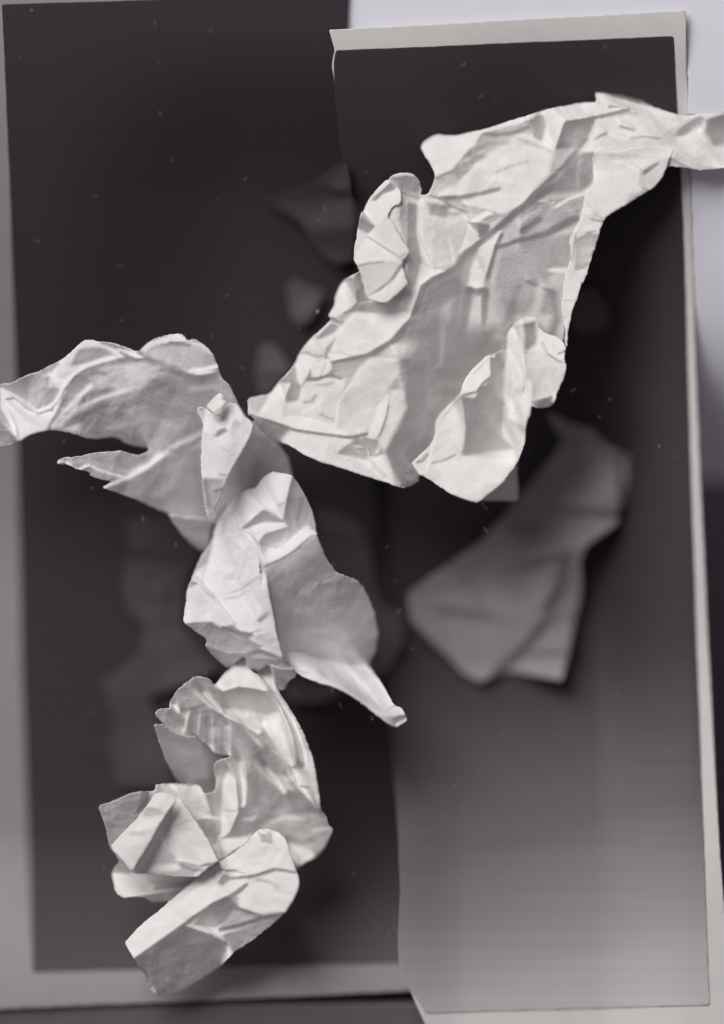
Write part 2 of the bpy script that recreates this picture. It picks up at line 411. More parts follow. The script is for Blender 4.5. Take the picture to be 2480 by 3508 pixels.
TOP_OPS = """
P C 203 20 590,290 1100,220 1660,240 1660,700 1200,600 760,570 480,540
P C 210 20 720,300 1050,250 1250,330 1100,440 800,460 690,420
S C 172 45 1270,410 1350,345 1430,300
P C 176 40 1480,300 1660,240 1660,500 1540,500 1460,400
P C 208 20 1240,430 1450,420 1500,560 1400,600 1240,520
S C 185 16 880,445 1000,430 1100,445
S C 178 22 800,350 850,365 900,380
P C 200 10 1230,530 1330,580 1460,640 1540,665 1500,700 1400,700 1260,660 1200,600
S C 222 14 1230,530 1330,580 1460,645 1560,668
S C 185 20 1200,600 1290,660 1400,705
S C 226 18 1160,520 1220,525 1195,580
P C 214 8 600,80 720,100 960,150 1080,225 1280,275 1150,270 1010,262 900,230 800,190 700,178 640,190
S C 228 9 625,185 690,190 710,176 800,185 850,212 900,232
S C 120 12 700,192 790,200 850,222
P C 224 8 -60,350 0,320 110,250 220,220 420,180 590,165 640,195 850,205 600,265 470,290 360,305 340,330 270,540 190,420 190,320 175,255 100,290
P C 188 8 0,330 110,258 178,262 205,350 172,430 120,360 60,312
P C 178 6 150,370 190,360 180,440 210,500 190,520 150,430
S C 135 13 365,318 470,304 600,280 760,243 860,215
P C 184 14 345,325 600,285 530,450 470,520 280,525
P C 206 14 600,290 760,300 680,400 600,560 480,540 540,450
S C 182 20 680,405 630,430 600,450
S C 180 30 520,455 450,540 370,645 210,800 60,930 0,980
P C 184 40 440,570 590,560 575,780 510,870 250,880 170,860 300,740 380,640
S C 190 25 480,620 450,740 455,850
P C 190 20 0,1000 80,930 250,940 510,880 500,1000 440,1080 250,1190 0,1240
S C 207 14 60,945 180,940 260,955
S C 207 18 280,990 380,930 510,880
S C 182 14 80,940 160,960 250,945
S C 155 26 20,1180 80,1140 150,1085
S C 200 22 -20,1120 60,1060 150,1010
S C 160 34 440,1085 330,1140 200,1210 20,1260
P C 188 30 0,1260 430,1200 390,1480 0,1620
S C 204 26 -60,1500 100,1500 360,1490
S C 168 18 70,1580 110,1600 170,1640
P Q 222 8 262,655 330,605 420,608 540,578 510,625 430,720 395,760 322,790 300,725
P Q 190 6 318,795 400,762 520,690 565,695 450,790 430,815 400,770
P Q 196 14 322,800 400,770 430,815 350,872 300,860
P Q 205 20 340,870 430,815 560,690 700,600 800,600 860,670 830,790 650,950 450,890
P Q 211 25 500,740 700,660 840,640 820,780 700,880 560,800
S Q 166 12 355,885 450,880 530,866 610,845
P Q 214 14 440,905 620,860 760,850 720,910 620,955 560,935
S Q 176 12 540,590 600,604 690,590 760,560
S Q 226 12 440,620 540,585 660,550 760,518
S Q 190 14 480,690 560,640 650,640
S Q 222 10 375,745 430,690 500,640
P Q 182 8 740,545 795,520 815,570 800,640 850,670 770,610
S Q 226 8 815,640 850,668 860,640
S Q 192 16 700,620 780,650 840,670
S Q 195 14 600,770 660,745 740,720
P B 200 14 600,270 780,290 1000,380 1000,460 930,650 860,790 690,830 570,560 560,350
P B 186 30 650,300 830,330 800,420 680,400
S B 190 20 760,380 860,400 980,380
S B 170 10 680,250 770,280 850,335 950,375
S B 221 9 545,440 565,560 620,690 692,835
S B 205 20 820,600 850,720 865,790
P B 218 6 1180,390 1120,370 990,460 930,650 900,720 940,690 1080,590 1010,560 1000,500 1100,430
P B 162 7 985,462 1100,470 1145,490 1130,540 1075,590 1040,520
P B 200 8 1145,480 1345,360 1250,490 1180,520
P B 210 8 1000,490 1060,560 1030,610 940,690 950,620
S B 180 6 1110,375 1150,360 1185,395
S B 226 6 1120,372 1180,400
P B 221 6 690,835 800,850 690,895 610,955 595,940 620,880
P B 209 10 590,780 690,835 605,950 515,1215 430,1220 520,1100 570,950
P B 160 25 500,310 560,330 560,560 600,780 560,950 480,1040 500,800 490,650
P B 188 16 380,360 490,340 490,640 400,480
P B 186 20 360,100 480,85 560,95 600,180 570,240 440,200
S B 168 18 440,220 520,250 580,270
S B 205 10 400,95 480,80 550,92
S B 142 28 1640,185 1350,390 1095,615 955,735 875,835 700,920 628,980
S B 140 24 628,980 535,1230 395,1400
P B 178 80 640,960 880,850 960,700 960,1000 920,1391 420,1391 560,1200
P B 191 70 760,1120 840,1080 850,1391 740,1391
P B 206 10 1240,520 1060,660 1030,760 990,850 970,970 1000,985 1090,985 1120,870 1160,740 1190,690 1250,530
S B 222 10 1230,530 1140,610 1060,668
S B 190 7 1020,830 1120,815
S B 165 22 1240,560 1200,650 1170,760 1130,900
S B 112 18 985,990 1040,1005 1090,1000
P B 135 10 1030,1000 1090,995 1070,1045 1045,1040
S B 200 16 1050,1055 1062,1150 1065,1260
S B 150 40 985,1010 960,1150 920,1400
S B 158 34 1110,1010 1110,1180 1120,1400
S B 186 40 990,760 960,850 950,950
P B 190 40 1240,680 1623,640 1623,1180 1300,1200 1180,1000
S B 163 22 1200,660 1290,640 1390,600
S B 166 20 1460,930 1540,975 1640,1010
S D 182 60 1180,120 1220,300 1180,420
S D 195 55 1080,60 1060,200 1000,330
S D 184 60 900,60 860,220 800,400
S D 196 50 700,120 680,300 640,480
P A 162 14 848,190 905,170 985,385 890,405 868,300 850,250
P A 208 10 760,265 845,225 885,400 850,460 720,520 670,510 720,440 730,350
S A 112 12 680,525 725,550 775,572
S A 150 12 895,408 850,460 790,492
P A 208 14 775,575 880,470 975,400 1110,420 1290,400 1305,525 1145,700 985,800 700,868 660,830 720,690
P A 180 24 850,470 960,395 1110,415 1300,330 1290,470 1120,500
P A 214 20 700,770 900,700 1100,690 985,790 700,862
S A 194 16 690,800 760,800 860,830
S A 132 18 705,885 850,855 985,822
S A 132 22 985,822 1160,715 1320,535 1400,285
P A 205 10 540,682 690,552 772,582 720,690 655,830 590,1000 545,990 515,950 450,1060 410,1010 400,880 440,800
P A 186 14 560,690 690,562 752,592 700,650 600,700
P A 192 10 640,760 720,690 655,830 620,900
P A 220 6 408,880 450,815 540,835 600,900 510,950 445,1062 412,1000
P A 212 8 590,1000 545,985 520,940 580,880 640,850 625,920
S A 168 8 450,812 480,795 515,800
S A 182 10 500,810 560,830 620,830
S A 150 7 512,940 512,990
P A 224 6 625,960 660,850 680,860 690,930 660,990 590,1005
S A 140 5 680,870 690,900 705,940
P A 188 10 330,980 390,905 415,1030 445,1090 430,1180 350,1200 300,1140 265,1050
P A 216 10 200,1135 270,1042 360,1050 320,1150 312,1310 240,1340 110,1290
S A 196 16 280,1140 300,1230 315,1310
P A 205 14 510,1015 640,992 800,1030 760,1180 720,1300 700,1400 430,1400 310,1300 320,1200 430,1180 450,1080
S A 186 22 470,1200 530,1190 560,1150
S A 190 20 560,1060 640,1060 700,1040
S A 212 20 600,1180 560,1240 460,1280
S A 186 14 600,1290 660,1320 700,1330
S A 108 11 505,1015 590,1012
S A 112 11 600,1000 660,985 715,985 760,1005
P A 192 14 700,880 850,862 985,835 900,930 830,1010 740,990 640,980 690,930
P A 221 6 110,1290 310,1312 430,1300 720,1380 850,1462 620,1440 410,1405 240,1345
S A 200 8 190,1320 260,1315 330,1325
P A 203 16 985,835 900,930 830,1060 740,1200 715,1400 860,1460 990,1420 1060,1250 1130,1100 1220,950 1230,850
S A 221 10 835,1060 740,1200 715,1400
P A 205 16 1140,1100 1280,1100 1290,1250 1220,1420 1110,1580 1050,1520 1110,1300
P A 222 9 1130,1130 1112,1290 1060,1440 965,1560 965,1450 1020,1330 1050,1230
S A 186 14 1130,1230 1110,1330 1070,1450
S A 108 13 60,1300 95,1318 240,1362 410,1422
S A 108 12 410,1422 600,1448 850,1480 960,1452
P A 206 14 240,1410 420,1430 850,1488 960,1460 970,1580 1100,1600 1200,1790 1270,1880 930,1775 760,1715 480,1610 300,1500
P A 160 35 30,1330 100,1340 330,1420 280,1500 200,1480
P A 190 20 880,1480 960,1470 1060,1500 1110,1600 960,1660 740,1590
S A 218 8 890,1545 930,1555 965,1590 975,1650
S A 160 8 930,1500 950,1540 980,1580
S A 160 8 900,1560 940,1570
S A 222 9 990,1640 1040,1600 1060,1540
S A 165 8 1000,1620 1050,1610
S A 182 20 760,1600 850,1600 940,1620
S A 190 16 980,1660 1020,1720 1100,1790
P A 172 100 1230,860 1600,800 1640,1100 1300,1100
P D 163 190 150,350 700,420 800,560 640,620 460,880 260,1100 100,900
P A 160 90 1290,1110 1640,1050 1640,1250 1500,1340 1500,1480 1440,1600 1310,1680 1270,1860 1200,1790 1120,1600 1220,1420 1300,1250
P A 176 60 1180,1560 1280,1500 1300,1640 1260,1850 1190,1740
S A 150 40 1400,1180 1420,1350 1330,1450
S A 180 40 1560,560 1560,760 1540,900
P A 178 16 1310,1690 1395,1795 1340,1840 1270,1880
S A 130 14 1240,1862 1310,1858
S A 205 14 1180,1850 1260,1880
P D 190 16 640,1700 780,1610 905,1570 910,1760 610,1750
S D 175 25 850,1600 890,1680
"""
TOP = Sheet(TOP_OUT, 196, TOP_ANCH, TOP_OPS, seed=11, crumple_amp=.095)

CURL = Sheet([('B', '345,118 250,200 190,270 140,385 105,500 90,650 78,750 95,800 130,870 150,950 170,1040 200,1080 250,1100 325,1112 400,1050 508,955 480,880 446,795 525,702 440,590 375,470 330,430 370,345 440,315 440,205 380,180')],
 208, [('B',250,600,0),('B',300,900,0),('B',380,180,-2),('B',110,560,-1.5)], """
P B 217 6 345,118 250,200 190,270 140,385 240,500 285,455 370,345 440,312 440,205 380,190
P B 182 8 355,150 400,200 300,235 240,295 215,275 280,220
S B 160 6 215,285 250,275
P B 186 9 135,390 240,500 180,560 105,505
P B 207 8 105,505 180,560 130,650 85,700
S B 226 6 175,570 240,500 285,455 370,345
P B 212 7 180,570 285,455 340,440 525,702 430,745
P B 215 6 175,582 430,752 440,782 300,762 150,792 80,780 85,720 130,650
S B 140 6 180,576 300,655 430,742
P B 206 7 95,802 150,793 300,768 440,785 400,850 330,950 200,1050 165,1030 130,870
S B 190 12 110,815 190,785 300,780
P B 219 6 450,825 508,955 400,1050 325,1112 340,1040 400,900
P B 183 7 440,790 452,822 400,900 270,1010 195,1045 350,930
P B 212 6 195,1048 270,1012 350,960 335,1040 320,1110 250,1100
P B 200 5 430,748 522,706 470,800 445,788
S B 150 5 430,745 470,715 520,704
""", gain=1.7, seed=21, crumple_amp=.05, rough=2.2)

STRIP = Sheet([('C', '590,560 640,520 740,560 800,550 900,525 1000,512 1100,510 1225,525 1200,600 1180,660 1130,760 1040,850 930,920 820,980 740,1030 670,1090 640,1160 625,1220 600,1330 550,1470 490,1623'),
 ('D', '1425,0 1390,100 1350,200 1325,300 1310,380 1298,440 1296,540 1280,480 1284,400 1262,300 1250,220 1262,120 1262,40 1280,0'),
 ('C', '335,1623 360,1540 380,1480 402,1400 392,1290 400,1240 440,1170 470,1090 497,1000 515,870 570,830 578,760 572,650')],
 212, [('C',800,700,0),('C',1100,600,-.5),('C',550,1050,0),('C',500,1400,-2),('D',1280,200,-3)], """
P C 207 10 590,560 740,560 770,640 860,660 700,760 575,700
P C 219 8 770,572 1000,515 1195,570 1000,642 940,705 860,655 750,630
S C 229 7 850,658 900,690 940,722
S C 190 10 880,640 960,690
P C 205 9 950,700 1100,620 1195,600 1130,760 1040,850 960,820 940,780
P C 190 14 970,710 1090,630 1100,650 980,740
S C 225 6 1050,545 1100,550 1160,570
S C 186 6 1060,560 1110,556
S C 120 7 930,792 965,830 1000,850
S C 200 12 860,900 920,880 1000,860
P C 200 14 860,920 980,850 1040,850 930,920 820,980
P C 212 18 580,700 860,700 940,800 860,900 700,980 600,860
P C 226 6 512,1000 545,990 585,1040 560,1060 510,1050
P C 206 8 580,1010 680,1080 640,1100 590,1060
S C 160 7 560,1080 610,1100 670,1106
S C 226 8 500,1170 560,1140 630,1115
S C 170 6 520,1195 600,1180
S C 228 12 520,880 505,1000 470,1090 440,1175 405,1250 400,1400 385,1480
P C 200 9 440,1240 560,1190 620,1210 590,1330 520,1480 430,1500 430,1380
S C 182 10 440,1200 420,1330 415,1420
P D 213 10 1280,0 1425,0 1350,200 1300,420 1265,300 1258,130
S D 185 5 1275,155 1370,152
S D 180 4 1270,290 1300,285
S D 226 7 1268,30 1258,130 1256,250 1282,390
""", gain=1.7, seed=31, crumple_amp=.07, rough=2.5)

POCKET = Sheet([('D', '120,1538 60,1452 75,1440 140,1380 205,1330 245,1250 262,1110 330,1020 455,893 478,800 545,705 600,655 665,598 730,585 790,545 822,560 830,405 885,340 960,290 1045,285 1062,345 1085,385 1150,428 1230,445 1270,480 1296,545 1276,600 1280,640 1296,680 1282,770 1222,880 1182,1010 1080,1018 1012,990 1010,1050 973,1150 970,1280 945,1345 905,1470 830,1555 780,1615 700,1680 610,1755 580,1762 545,1752 360,1690 230,1600 175,1562')],
 205, [('D',170,1500,0),('D',270,1110,-1),('D',560,800,-.5),('D',720,900,-9),('D',600,1200,-8),('D',600,1500,-3),('D',580,1740,-1),('D',900,600,0),('D',950,1100,0),('D',1100,700,-3),('D',1250,560,-1)], """
P D 206 75 280,1110 480,1000 500,1250 400,1400 230,1430 262,1250
P D 166 50 460,930 790,960 760,1250 520,1250
P D 176 50 500,1200 760,1200 860,1330 480,1380
P D 211 40 240,1450 480,1400 900,1400 780,1610 600,1755 350,1680
S D 186 12 230,1450 320,1430 410,1385
S D 200 20 860,1330 930,1350
P D 132 16 690,600 800,545 810,650 785,900 800,980 690,1040 560,960 600,870 700,800 690,700
P D 160 16 740,640 775,600 780,700 720,760 700,790
S D 178 12 690,750 700,790 660,810
S D 120 25 740,760 740,880 660,900
P D 214 8 475,800 545,705 665,598 662,720 682,752 585,862 520,890 455,897
S D 190 14 560,740 620,680 655,640
S D 226 7 668,610 665,720 685,755
S D 229 7 455,898 520,890 583,866
S D 112 10 460,912 580,882 645,800 690,772
P D 205 8 672,598 730,588 735,615 690,610
S D 150 8 690,612 735,622
S D 223 12 450,900 330,1030 268,1108 245,1250 205,1410 175,1520
S D 185 8 300,1090 380,1010 450,925
P D 225 7 830,405 885,342 940,490 965,760 958,830 880,890 848,950 870,740 822,580
S D 195 5 835,420 880,470 920,490
S D 195 5 822,580 900,560 940,540
S D 190 12 960,800 910,850 880,880
P D 199 10 822,590 870,740 848,950 870,1050 820,1040 788,900 785,700
P D 222 9 965,780 1012,810 1010,1050 973,1150 958,1330 870,1100 850,960 900,905 955,880
S D 186 12 955,830 960,880 930,910
P D 201 18 840,1090 960,1150 945,1340 790,1230
S D 196 6 850,1050 900,1060 910,1000
P D 203 12 885,342 960,290 1045,285 1060,380 1110,520 1150,580 1250,640 1280,650 1280,770 1220,880 1090,930 1018,960 1015,810 965,760 940,490
S D 216 10 890,345 960,320 1050,300
P D 190 30 950,340 1040,330 1060,500 970,560
S D 190 6 975,572 1040,578
P D 213 9 1060,385 1150,430 1230,445 1292,545 1250,590 1278,600 1245,640 1150,580
S D 158 11 1095,490 1150,580 1200,612 1245,642
S D 145 8 1230,582 1290,552
S D 226 6 1085,390 1150,430 1230,450 1285,540
P D 180 12 1018,965 1180,915 1190,1005 1080,1015
P D 206 9 60,1452 140,1385 200,1340 200,1420 170,1515 125,1535
S D 186 20 190,1380 150,1430 110,1440
S D 224 7 65,1455 125,1535 170,1520
""", gain=2.1, seed=41, crumple_amp=.06)

# ------------------------------------------------------------------ the sheet across the middle left
MID_OUT = [('E', '-40,360 0,355 70,352 170,298 300,245 380,205 450,140 520,85 560,78 640,95 700,100 770,128 860,160 880,128 930,90 1000,60 1090,35 1140,45 1166,82 1200,74 1250,100 1312,150 1345,230 1356,300 1412,350 1442,400 1470,470 1525,560 1570,590'),
 ('R', '1140,722 1230,800 1290,900 1310,990 1330,1060'),
 ('G', '900,260 800,500 500,700 290,560'),
 ('E', '1345,1200 1260,1182 1060,1165 940,1110 800,1050 700,1012 625,992 700,955 650,945 565,920 560,897 480,885 430,850 355,852 355,828 400,805 540,790 640,770 740,765 850,800 910,775 930,748 860,740 780,720 720,682 620,695 540,690 440,660 310,632 240,650 150,682 100,722 20,745 -40,748')]
MID_ANCH = [('E',0,400,0),('E',230,540,-.5),('E',110,620,0),('E',0,640,-5),('E',150,370,-9),('E',380,250,-6),('E',400,360,-1.5),('E',550,110,-7),('E',1100,60,-4),('E',1300,170,-2),('E',700,300,-6),
 ('E',900,500,-9),('E',1100,650,-11),('E',600,640,-9),('E',380,830,-.5),('E',600,890,-.5),('E',750,820,-9),('E',1000,850,-6),('E',800,980,-8),('E',1100,1080,-10),('E',1330,300,-1),('E',1440,440,-1),('R',1180,850,-10)]
MID_OPS = """
P E 170 20 60,360 170,300 400,200 300,300 280,400 230,520 110,430
P E 184 20 180,330 300,260 280,430 230,500 170,470
P E 197 20 360,225 450,145 520,88 640,98 770,150 780,185 600,230 480,260 420,340 380,380 300,370 310,280
P E 184 22 480,130 640,120 720,170 560,220 440,240
S E 206 18 300,290 360,330 400,330
S E 180 14 310,340 350,390
S E 208 25 385,205 450,140 530,90 600,90
P E 180 25 290,620 340,500 420,380 560,420 500,640
S E 196 35 330,610 420,500 560,360
P E 186 40 640,220 880,200 1050,260 900,380 620,420 560,300
P E 193 35 760,240 900,210 960,300 800,360
S E 160 22 520,300 600,275 650,285
S E 192 32 370,600 480,500 640,430 800,380
S E 162 22 520,440 620,400 700,385
S E 138 14 610,498 690,488 770,475
P E 160 40 480,560 900,420 1250,520 1240,660 940,740 600,690
P E 160 40 960,330 1300,300 1440,420 1240,500 1000,430
S E 178 30 1180,380 1350,360 1430,430
S E 170 30 700,620 900,560 1060,600
P E 206 9 880,130 930,90 1090,36 1164,82 1060,92 960,110 900,150
P E 186 16 885,150 1060,98 1165,85 1250,105 1312,160 1340,250 1200,285 1100,250 1000,215
S E 150 12 1050,92 1120,100 1170,110
S E 202 12 1170,85 1250,110 1300,160
S E 205 20 1180,270 1260,262 1340,240
S E 205 18 1220,285 1340,275
S E 162 18 960,200 1060,240 1120,250
S E 135 14 1000,262 1070,262 1110,285
S E 138 18 1110,290 1180,308 1260,312 1345,285
P E 203 9 735,130 820,150 885,180 850,192 800,172 750,148
S E 140 12 750,150 800,182 850,200
S E 140 14 870,150 900,185 1000,212
S E 212 8 840,185 885,180
S E 222 16 232,520 310,490 355,445 390,370 450,295 520,245
S E 205 16 520,245 620,205 700,185
P E 205 10 325,505 390,430 420,380 400,400 350,520 290,620 260,600
S E 178 18 415,370 470,310 560,260
P E 215 10 0,375 100,440 160,505 235,535 320,510 290,630 210,655 110,705 50,600 0,500
S E 226 10 0,372 110,425 170,470 232,520
S E 122 7 40,443 95,436 130,462
S E 140 8 130,462 175,505 240,535 325,508
S E 200 10 60,520 160,560 250,560
S E 205 8 150,600 220,570
P E 172 14 -40,480 0,500 60,600 112,700 60,740 -40,748
P E 182 14 360,828 540,795 740,768 870,820 880,870 790,912 650,862 560,848 480,882 430,850
P E 172 25 560,800 740,775 860,820 800,880 660,850
S E 216 10 357,832 420,838 480,884 550,850 620,880 700,905 780,930
P E 178 6 566,862 640,890 740,935 650,946 566,920
S E 186 7 600,880 680,925
P E 112 5 490,888 560,853 562,898
P E 120 5 362,838 400,832 420,848 380,855
S E 130 8 690,945 760,940 800,920
S E 195 34 640,985 760,940 880,880 1000,780
S E 192 34 1000,780 1100,710 1240,650
S E 206 12 860,880 930,850 1000,795
P E 157 30 720,1005 900,900 1090,770 1240,740 1262,1180 1060,1160 800,1045
S E 140 20 1120,745 1180,730 1250,680
S E 134 30 1200,780 1225,950 1255,1180
S E 150 20 1060,760 1130,770 1200,765
S E 170 50 960,1040 1060,960 1080,880
P E 156 30 940,745 1100,640 1250,600 1240,650 1100,705 1000,775
P R 162 30 1110,740 1200,800 1290,900 1330,1060 1060,1100 1120,900
P R 178 30 1100,800 1180,830 1100,1000
"""
MID = Sheet(MID_OUT, 168, MID_ANCH, MID_OPS, seed=51, crumple_amp=.13, rough=2.2)

TAIL = Sheet([('G', '-10,400 150,415 340,440 330,560 260,650 200,640 120,570 50,480')], 150, [('G',150,520,-13)], """
P G 142 40 -10,405 340,440 300,500 60,470
P G 160 30 150,520 300,520 240,630
""", seed=55, crumple_amp=.05)

WEDGE = Sheet([('E', '1218,520 1230,490 1275,498 1330,545 1385,500 1410,465 1470,478 1500,540 1560,590 1555,650 1500,765 1420,905 1380,1010 1335,1110 1345,1200 1285,1185 1262,1050 1248,900 1243,720 1258,600')],
 213, [('E',1400,560,1.5),('E',1350,800,1.5),('E',1310,1150,-6),('E',1540,600,-1.5)], """
P E 224 10 1275,550 1330,560 1400,510 1470,490 1500,560 1400,640 1300,660 1262,640
P E 202 6 1220,520 1232,494 1272,505 1256,600
S E 165 5 1235,505 1270,495
P E 190 10 1340,640 1390,615 1410,640 1340,680
S E 168 6 1330,668 1370,645 1400,632
P E 206 14 1440,560 1545,600 1540,650 1440,760 1420,640
S E 222 8 1558,600 1550,660 1500,765
P E 213 16 1262,680 1400,690 1420,780 1360,900 1260,880
S E 200 14 1380,740 1440,780 1400,840
S E 222 8 1380,850 1430,800
S E 140 6 1358,908 1400,914
P E 196 20 1255,930 1400,930 1340,1100 1345,1200 1285,1180
S E 175 9 1330,1010 1375,1000
S E 182 20 1262,950 1285,1100
""", seed=61, crumple_amp=.08)

ROLL = Sheet([('E', '1278,492 1320,445 1358,406 1380,418 1405,455 1390,475 1372,500 1385,515 1350,549 1322,535 1300,515')],
 214, [('E',1340,480,1)], """
P E 221 5 1285,490 1352,422 1392,462 1330,522
S E 196 4 1310,470 1350,435
P E 140 4 1368,425 1385,432 1398,462 1376,452
S E 232 4 1358,408 1372,450 1402,462
P E 205 4 1325,535 1372,505 1384,515 1350,547
S E 150 4 1330,525 1370,500
""", seed=65, crumple_amp=.03, rough=1.5)

LOWER_OPS = """
P G 161 40 640,740 960,690 1060,690 1290,856 1400,1200 1340,1400 820,1340 720,1100
P G 176 35 760,1180 900,1190 1150,1290 1250,1350 820,1330
S G 147 22 725,1105 820,1125 920,1150
S G 152 22 920,1150 1020,1150 1140,1105
S G 172 30 780,1210 900,1195 1050,1190
S G 150 26 940,820 1020,830
S G 150 18 1140,850 1210,870 1290,862
S G 168 40 660,780 720,1000 760,1150
P G 187 18 772,440 822,135 900,235 962,335 900,560 800,640 700,720 620,650 650,540 760,490
S G 200 20 690,600 770,590 800,520
S G 178 22 900,300 870,420 880,520
S G 166 28 650,740 760,700 850,645 960,545
S G 150 12 640,720 700,760
P G 226 10 620,170 690,114 830,134 790,300 765,430 720,400 640,350 592,222
P G 205 14 720,320 790,300 770,430
P G 218 9 530,224 592,222 645,350 560,430 490,490 450,500 390,430 370,390 460,280
S G 190 9 500,280 560,250 610,250
S G 228 6 590,225 640,340
S G 228 8 500,460 560,410 640,358
P G 180 6 640,372 680,398 760,445 640,445 505,492 570,430
P G 196 6 650,360 720,390 762,440 700,410
P G 227 6 505,498 640,448 780,452 802,480 740,500 650,530 602,582 560,535
S G 175 6 612,590 650,530 720,512
S G 180 5 590,530 640,500 660,480
P G 221 9 310,510 370,395 450,500 490,494 560,545 602,590 650,780 690,1000 722,1150 765,1360 600,1300 570,1200 480,1180 430,1130 300,940 220,880 260,740 300,600
P G 209 18 380,480 480,500 500,640 400,640
S G 168 5 345,430 375,420 388,445
S G 175 5 465,430 480,500 510,520
S G 228 5 440,540 470,500 500,520
S G 202 9 300,560 330,520 345,450
S G 228 7 265,745 310,780 330,760
S G 205 9 270,780 310,800 350,790
P G 206 10 350,790 440,790 450,840 370,850
S G 228 5 370,858 460,855 520,820
S G 192 13 420,925 500,900 560,850 610,825
S G 206 14 380,970 460,960 540,910
S G 230 9 410,915 480,870
S G 202 10 520,700 490,790 470,840
P G 195 9 590,1120 650,1060 700,1040 705,1075 620,1130
S G 228 6 590,1010 650,1020 690,1050
S G 228 6 585,1180 640,1130 700,1080
P G 204 10 540,1230 700,1190 760,1360 640,1300 600,1290
S G 182 9 560,1200 620,1180
P G 206 11 128,900 200,868 335,1000 440,1142 350,1160 300,1120 98,1132
S G 140 7 158,855 205,858 240,900 332,995
S G 160 7 332,995 390,1070 445,1142
S G 226 6 330,965 365,965
P G 188 11 98,1135 300,1130 380,1172 540,1242 640,1292 560,1330 430,1345 260,1252
S G 104 8 360,1162 450,1190 535,1228
S G 205 14 300,1115 350,1155
P G 201 11 168,800 255,730 230,880 158,850
P G 165 14 245,1292 430,1352 560,1370 780,1395 640,1460 420,1440
S G 118 16 420,1358 520,1355 620,1322
S G 120 12 620,1322 700,1345 760,1372
S G 182 16 300,1330 450,1400 560,1400
S G 218 8 760,1365 740,1250 690,1000
P G 217 14 800,1335 900,1330 1060,1385 1200,1415 1330,1430 1405,1498 1522,1690 1420,1760 1300,1660 1110,1562 1040,1500 880,1480 830,1420
P G 228 18 850,1390 1000,1400 1150,1440 1250,1560 1120,1520 900,1450
P G 204 20 1220,1440 1380,1480 1500,1680 1440,1720 1330,1570
P G 203 7 870,1450 1040,1466 1080,1490 1110,1562 1050,1555 900,1495
S G 226 6 1030,1460 1080,1500 1112,1562
P G 200 6 1100,1565 1180,1600 1300,1672 1410,1762 1300,1690 1200,1620
S G 136 14 770,1270 790,1340 802,1400
P G 211 5 1418,1758 1530,1698 1575,1710 1592,1752 1500,1772
S G 226 5 1425,1755 1530,1702
S G 108 9 1425,1775 1500,1782 1590,1765
P G 150 8 1440,1785 1590,1770 1530,1810
P G 203 6 1530,1812 1610,1775 1608,1795 1532,1843
P G 168 8 690,1420 845,1440 872,1495 800,1532 790,1590 720,1530
S G 208 8 690,1415 760,1440 845,1442
S G 130 7 770,1450 850,1470
S G 195 10 800,1510 860,1490
S G 135 9 760,1520 780,1580
"""
LOWER = Sheet([('G', '530,222 590,220 622,170 690,112 760,118 830,132 900,230 960,330 985,420 1012,545 960,552 850,650 760,705 645,752 655,800 672,900 690,1000 708,1080 722,1150 745,1260 768,1365 800,1408 848,1440 875,1495 800,1535 792,1590 735,1590 690,1530 600,1460 400,1440 300,1362 242,1300 262,1252 180,1192 95,1132 118,1010 128,900 168,800 238,652 290,590 310,510 340,430 370,390 410,335 460,280')],
 190, [('G',450,300,-1),('G',450,700,0),('G',600,1100,0),('G',700,200,-1),('G',880,350,-6),('G',120,1000,-6),('G',300,1250,-7),('G',700,1300,-1),('G',350,1390,-9),('G',780,1540,-7)], LOWER_OPS, gain=1.6, pinned=.3, seed=71, crumple_amp=.12, rough=1.6)
SIDE = Sheet([('G', '600,620 760,640 940,480 1000,520 1012,560 1060,685 1140,790 1290,852 1340,940 1382,1060 1412,1200 1392,1330 1345,1420 1405,1495 1480,1610 1522,1690 1575,1708 1592,1752 1612,1790 1570,1825 1530,1846 1475,1815 1425,1775 1300,1675 1200,1610 1110,1565 1050,1560 960,1525 880,1490 840,1450 760,1400 690,1300 640,1000 620,800')],
 162, [('G',700,1000,-3),('G',950,900,-7),('G',1290,1150,-12),('G',900,1430,-1),('G',1250,1600,-1),('G',1550,1740,0),('G',1380,1480,-5)], LOWER_OPS, gain=1.5, pinned=.3, seed=75, crumple_amp=.10, rough=1.8)

# ------------------------------------------------------------------ the crushed sheet at the lower left
LOW_OUT = [('H', '828,28 845,60 860,118 940,172 985,130 1030,100 1045,140 1068,205 1120,330 1180,410 1240,500 1310,660 1372,820 1402,1000 1428,1100 1428,1232 1482,1290 1500,1350 1548,1400 1482,1520 1402,1620 1252,1700'),
 ('I', '1200,720 1000,900 640,820 560,800 500,850 380,850 330,812 200,826 148,792 128,690 122,652 170,590 108,490 60,300 38,235 250,150 400,126 405,84 550,82 690,90 722,160'),
 ('H', '513,1112 600,1098 612,1000 588,900 625,850 700,828 738,802 680,812 600,795 530,716 475,700 455,648 400,655 340,645 240,602 150,524 120,480 150,440 245,440 240,390 290,290 380,230 440,180 560,190 592,248 700,130')]
LOW_ANCH = [('H',830,200,-1),('H',1040,200,-1.5),('H',880,450,-4),('H',1300,750,-4),('H',1380,1100,-3),('H',1500,1380,-8),('H',1300,1600,-9),('H',280,430,-6),('H',300,800,-14),('H',900,1000,-12),('H',600,650,-9),
 ('H',700,1300,-4),('I',100,250,-11),('I',560,110,-6),('I',180,780,-7),('I',420,700,-5),('I',900,400,-5)]
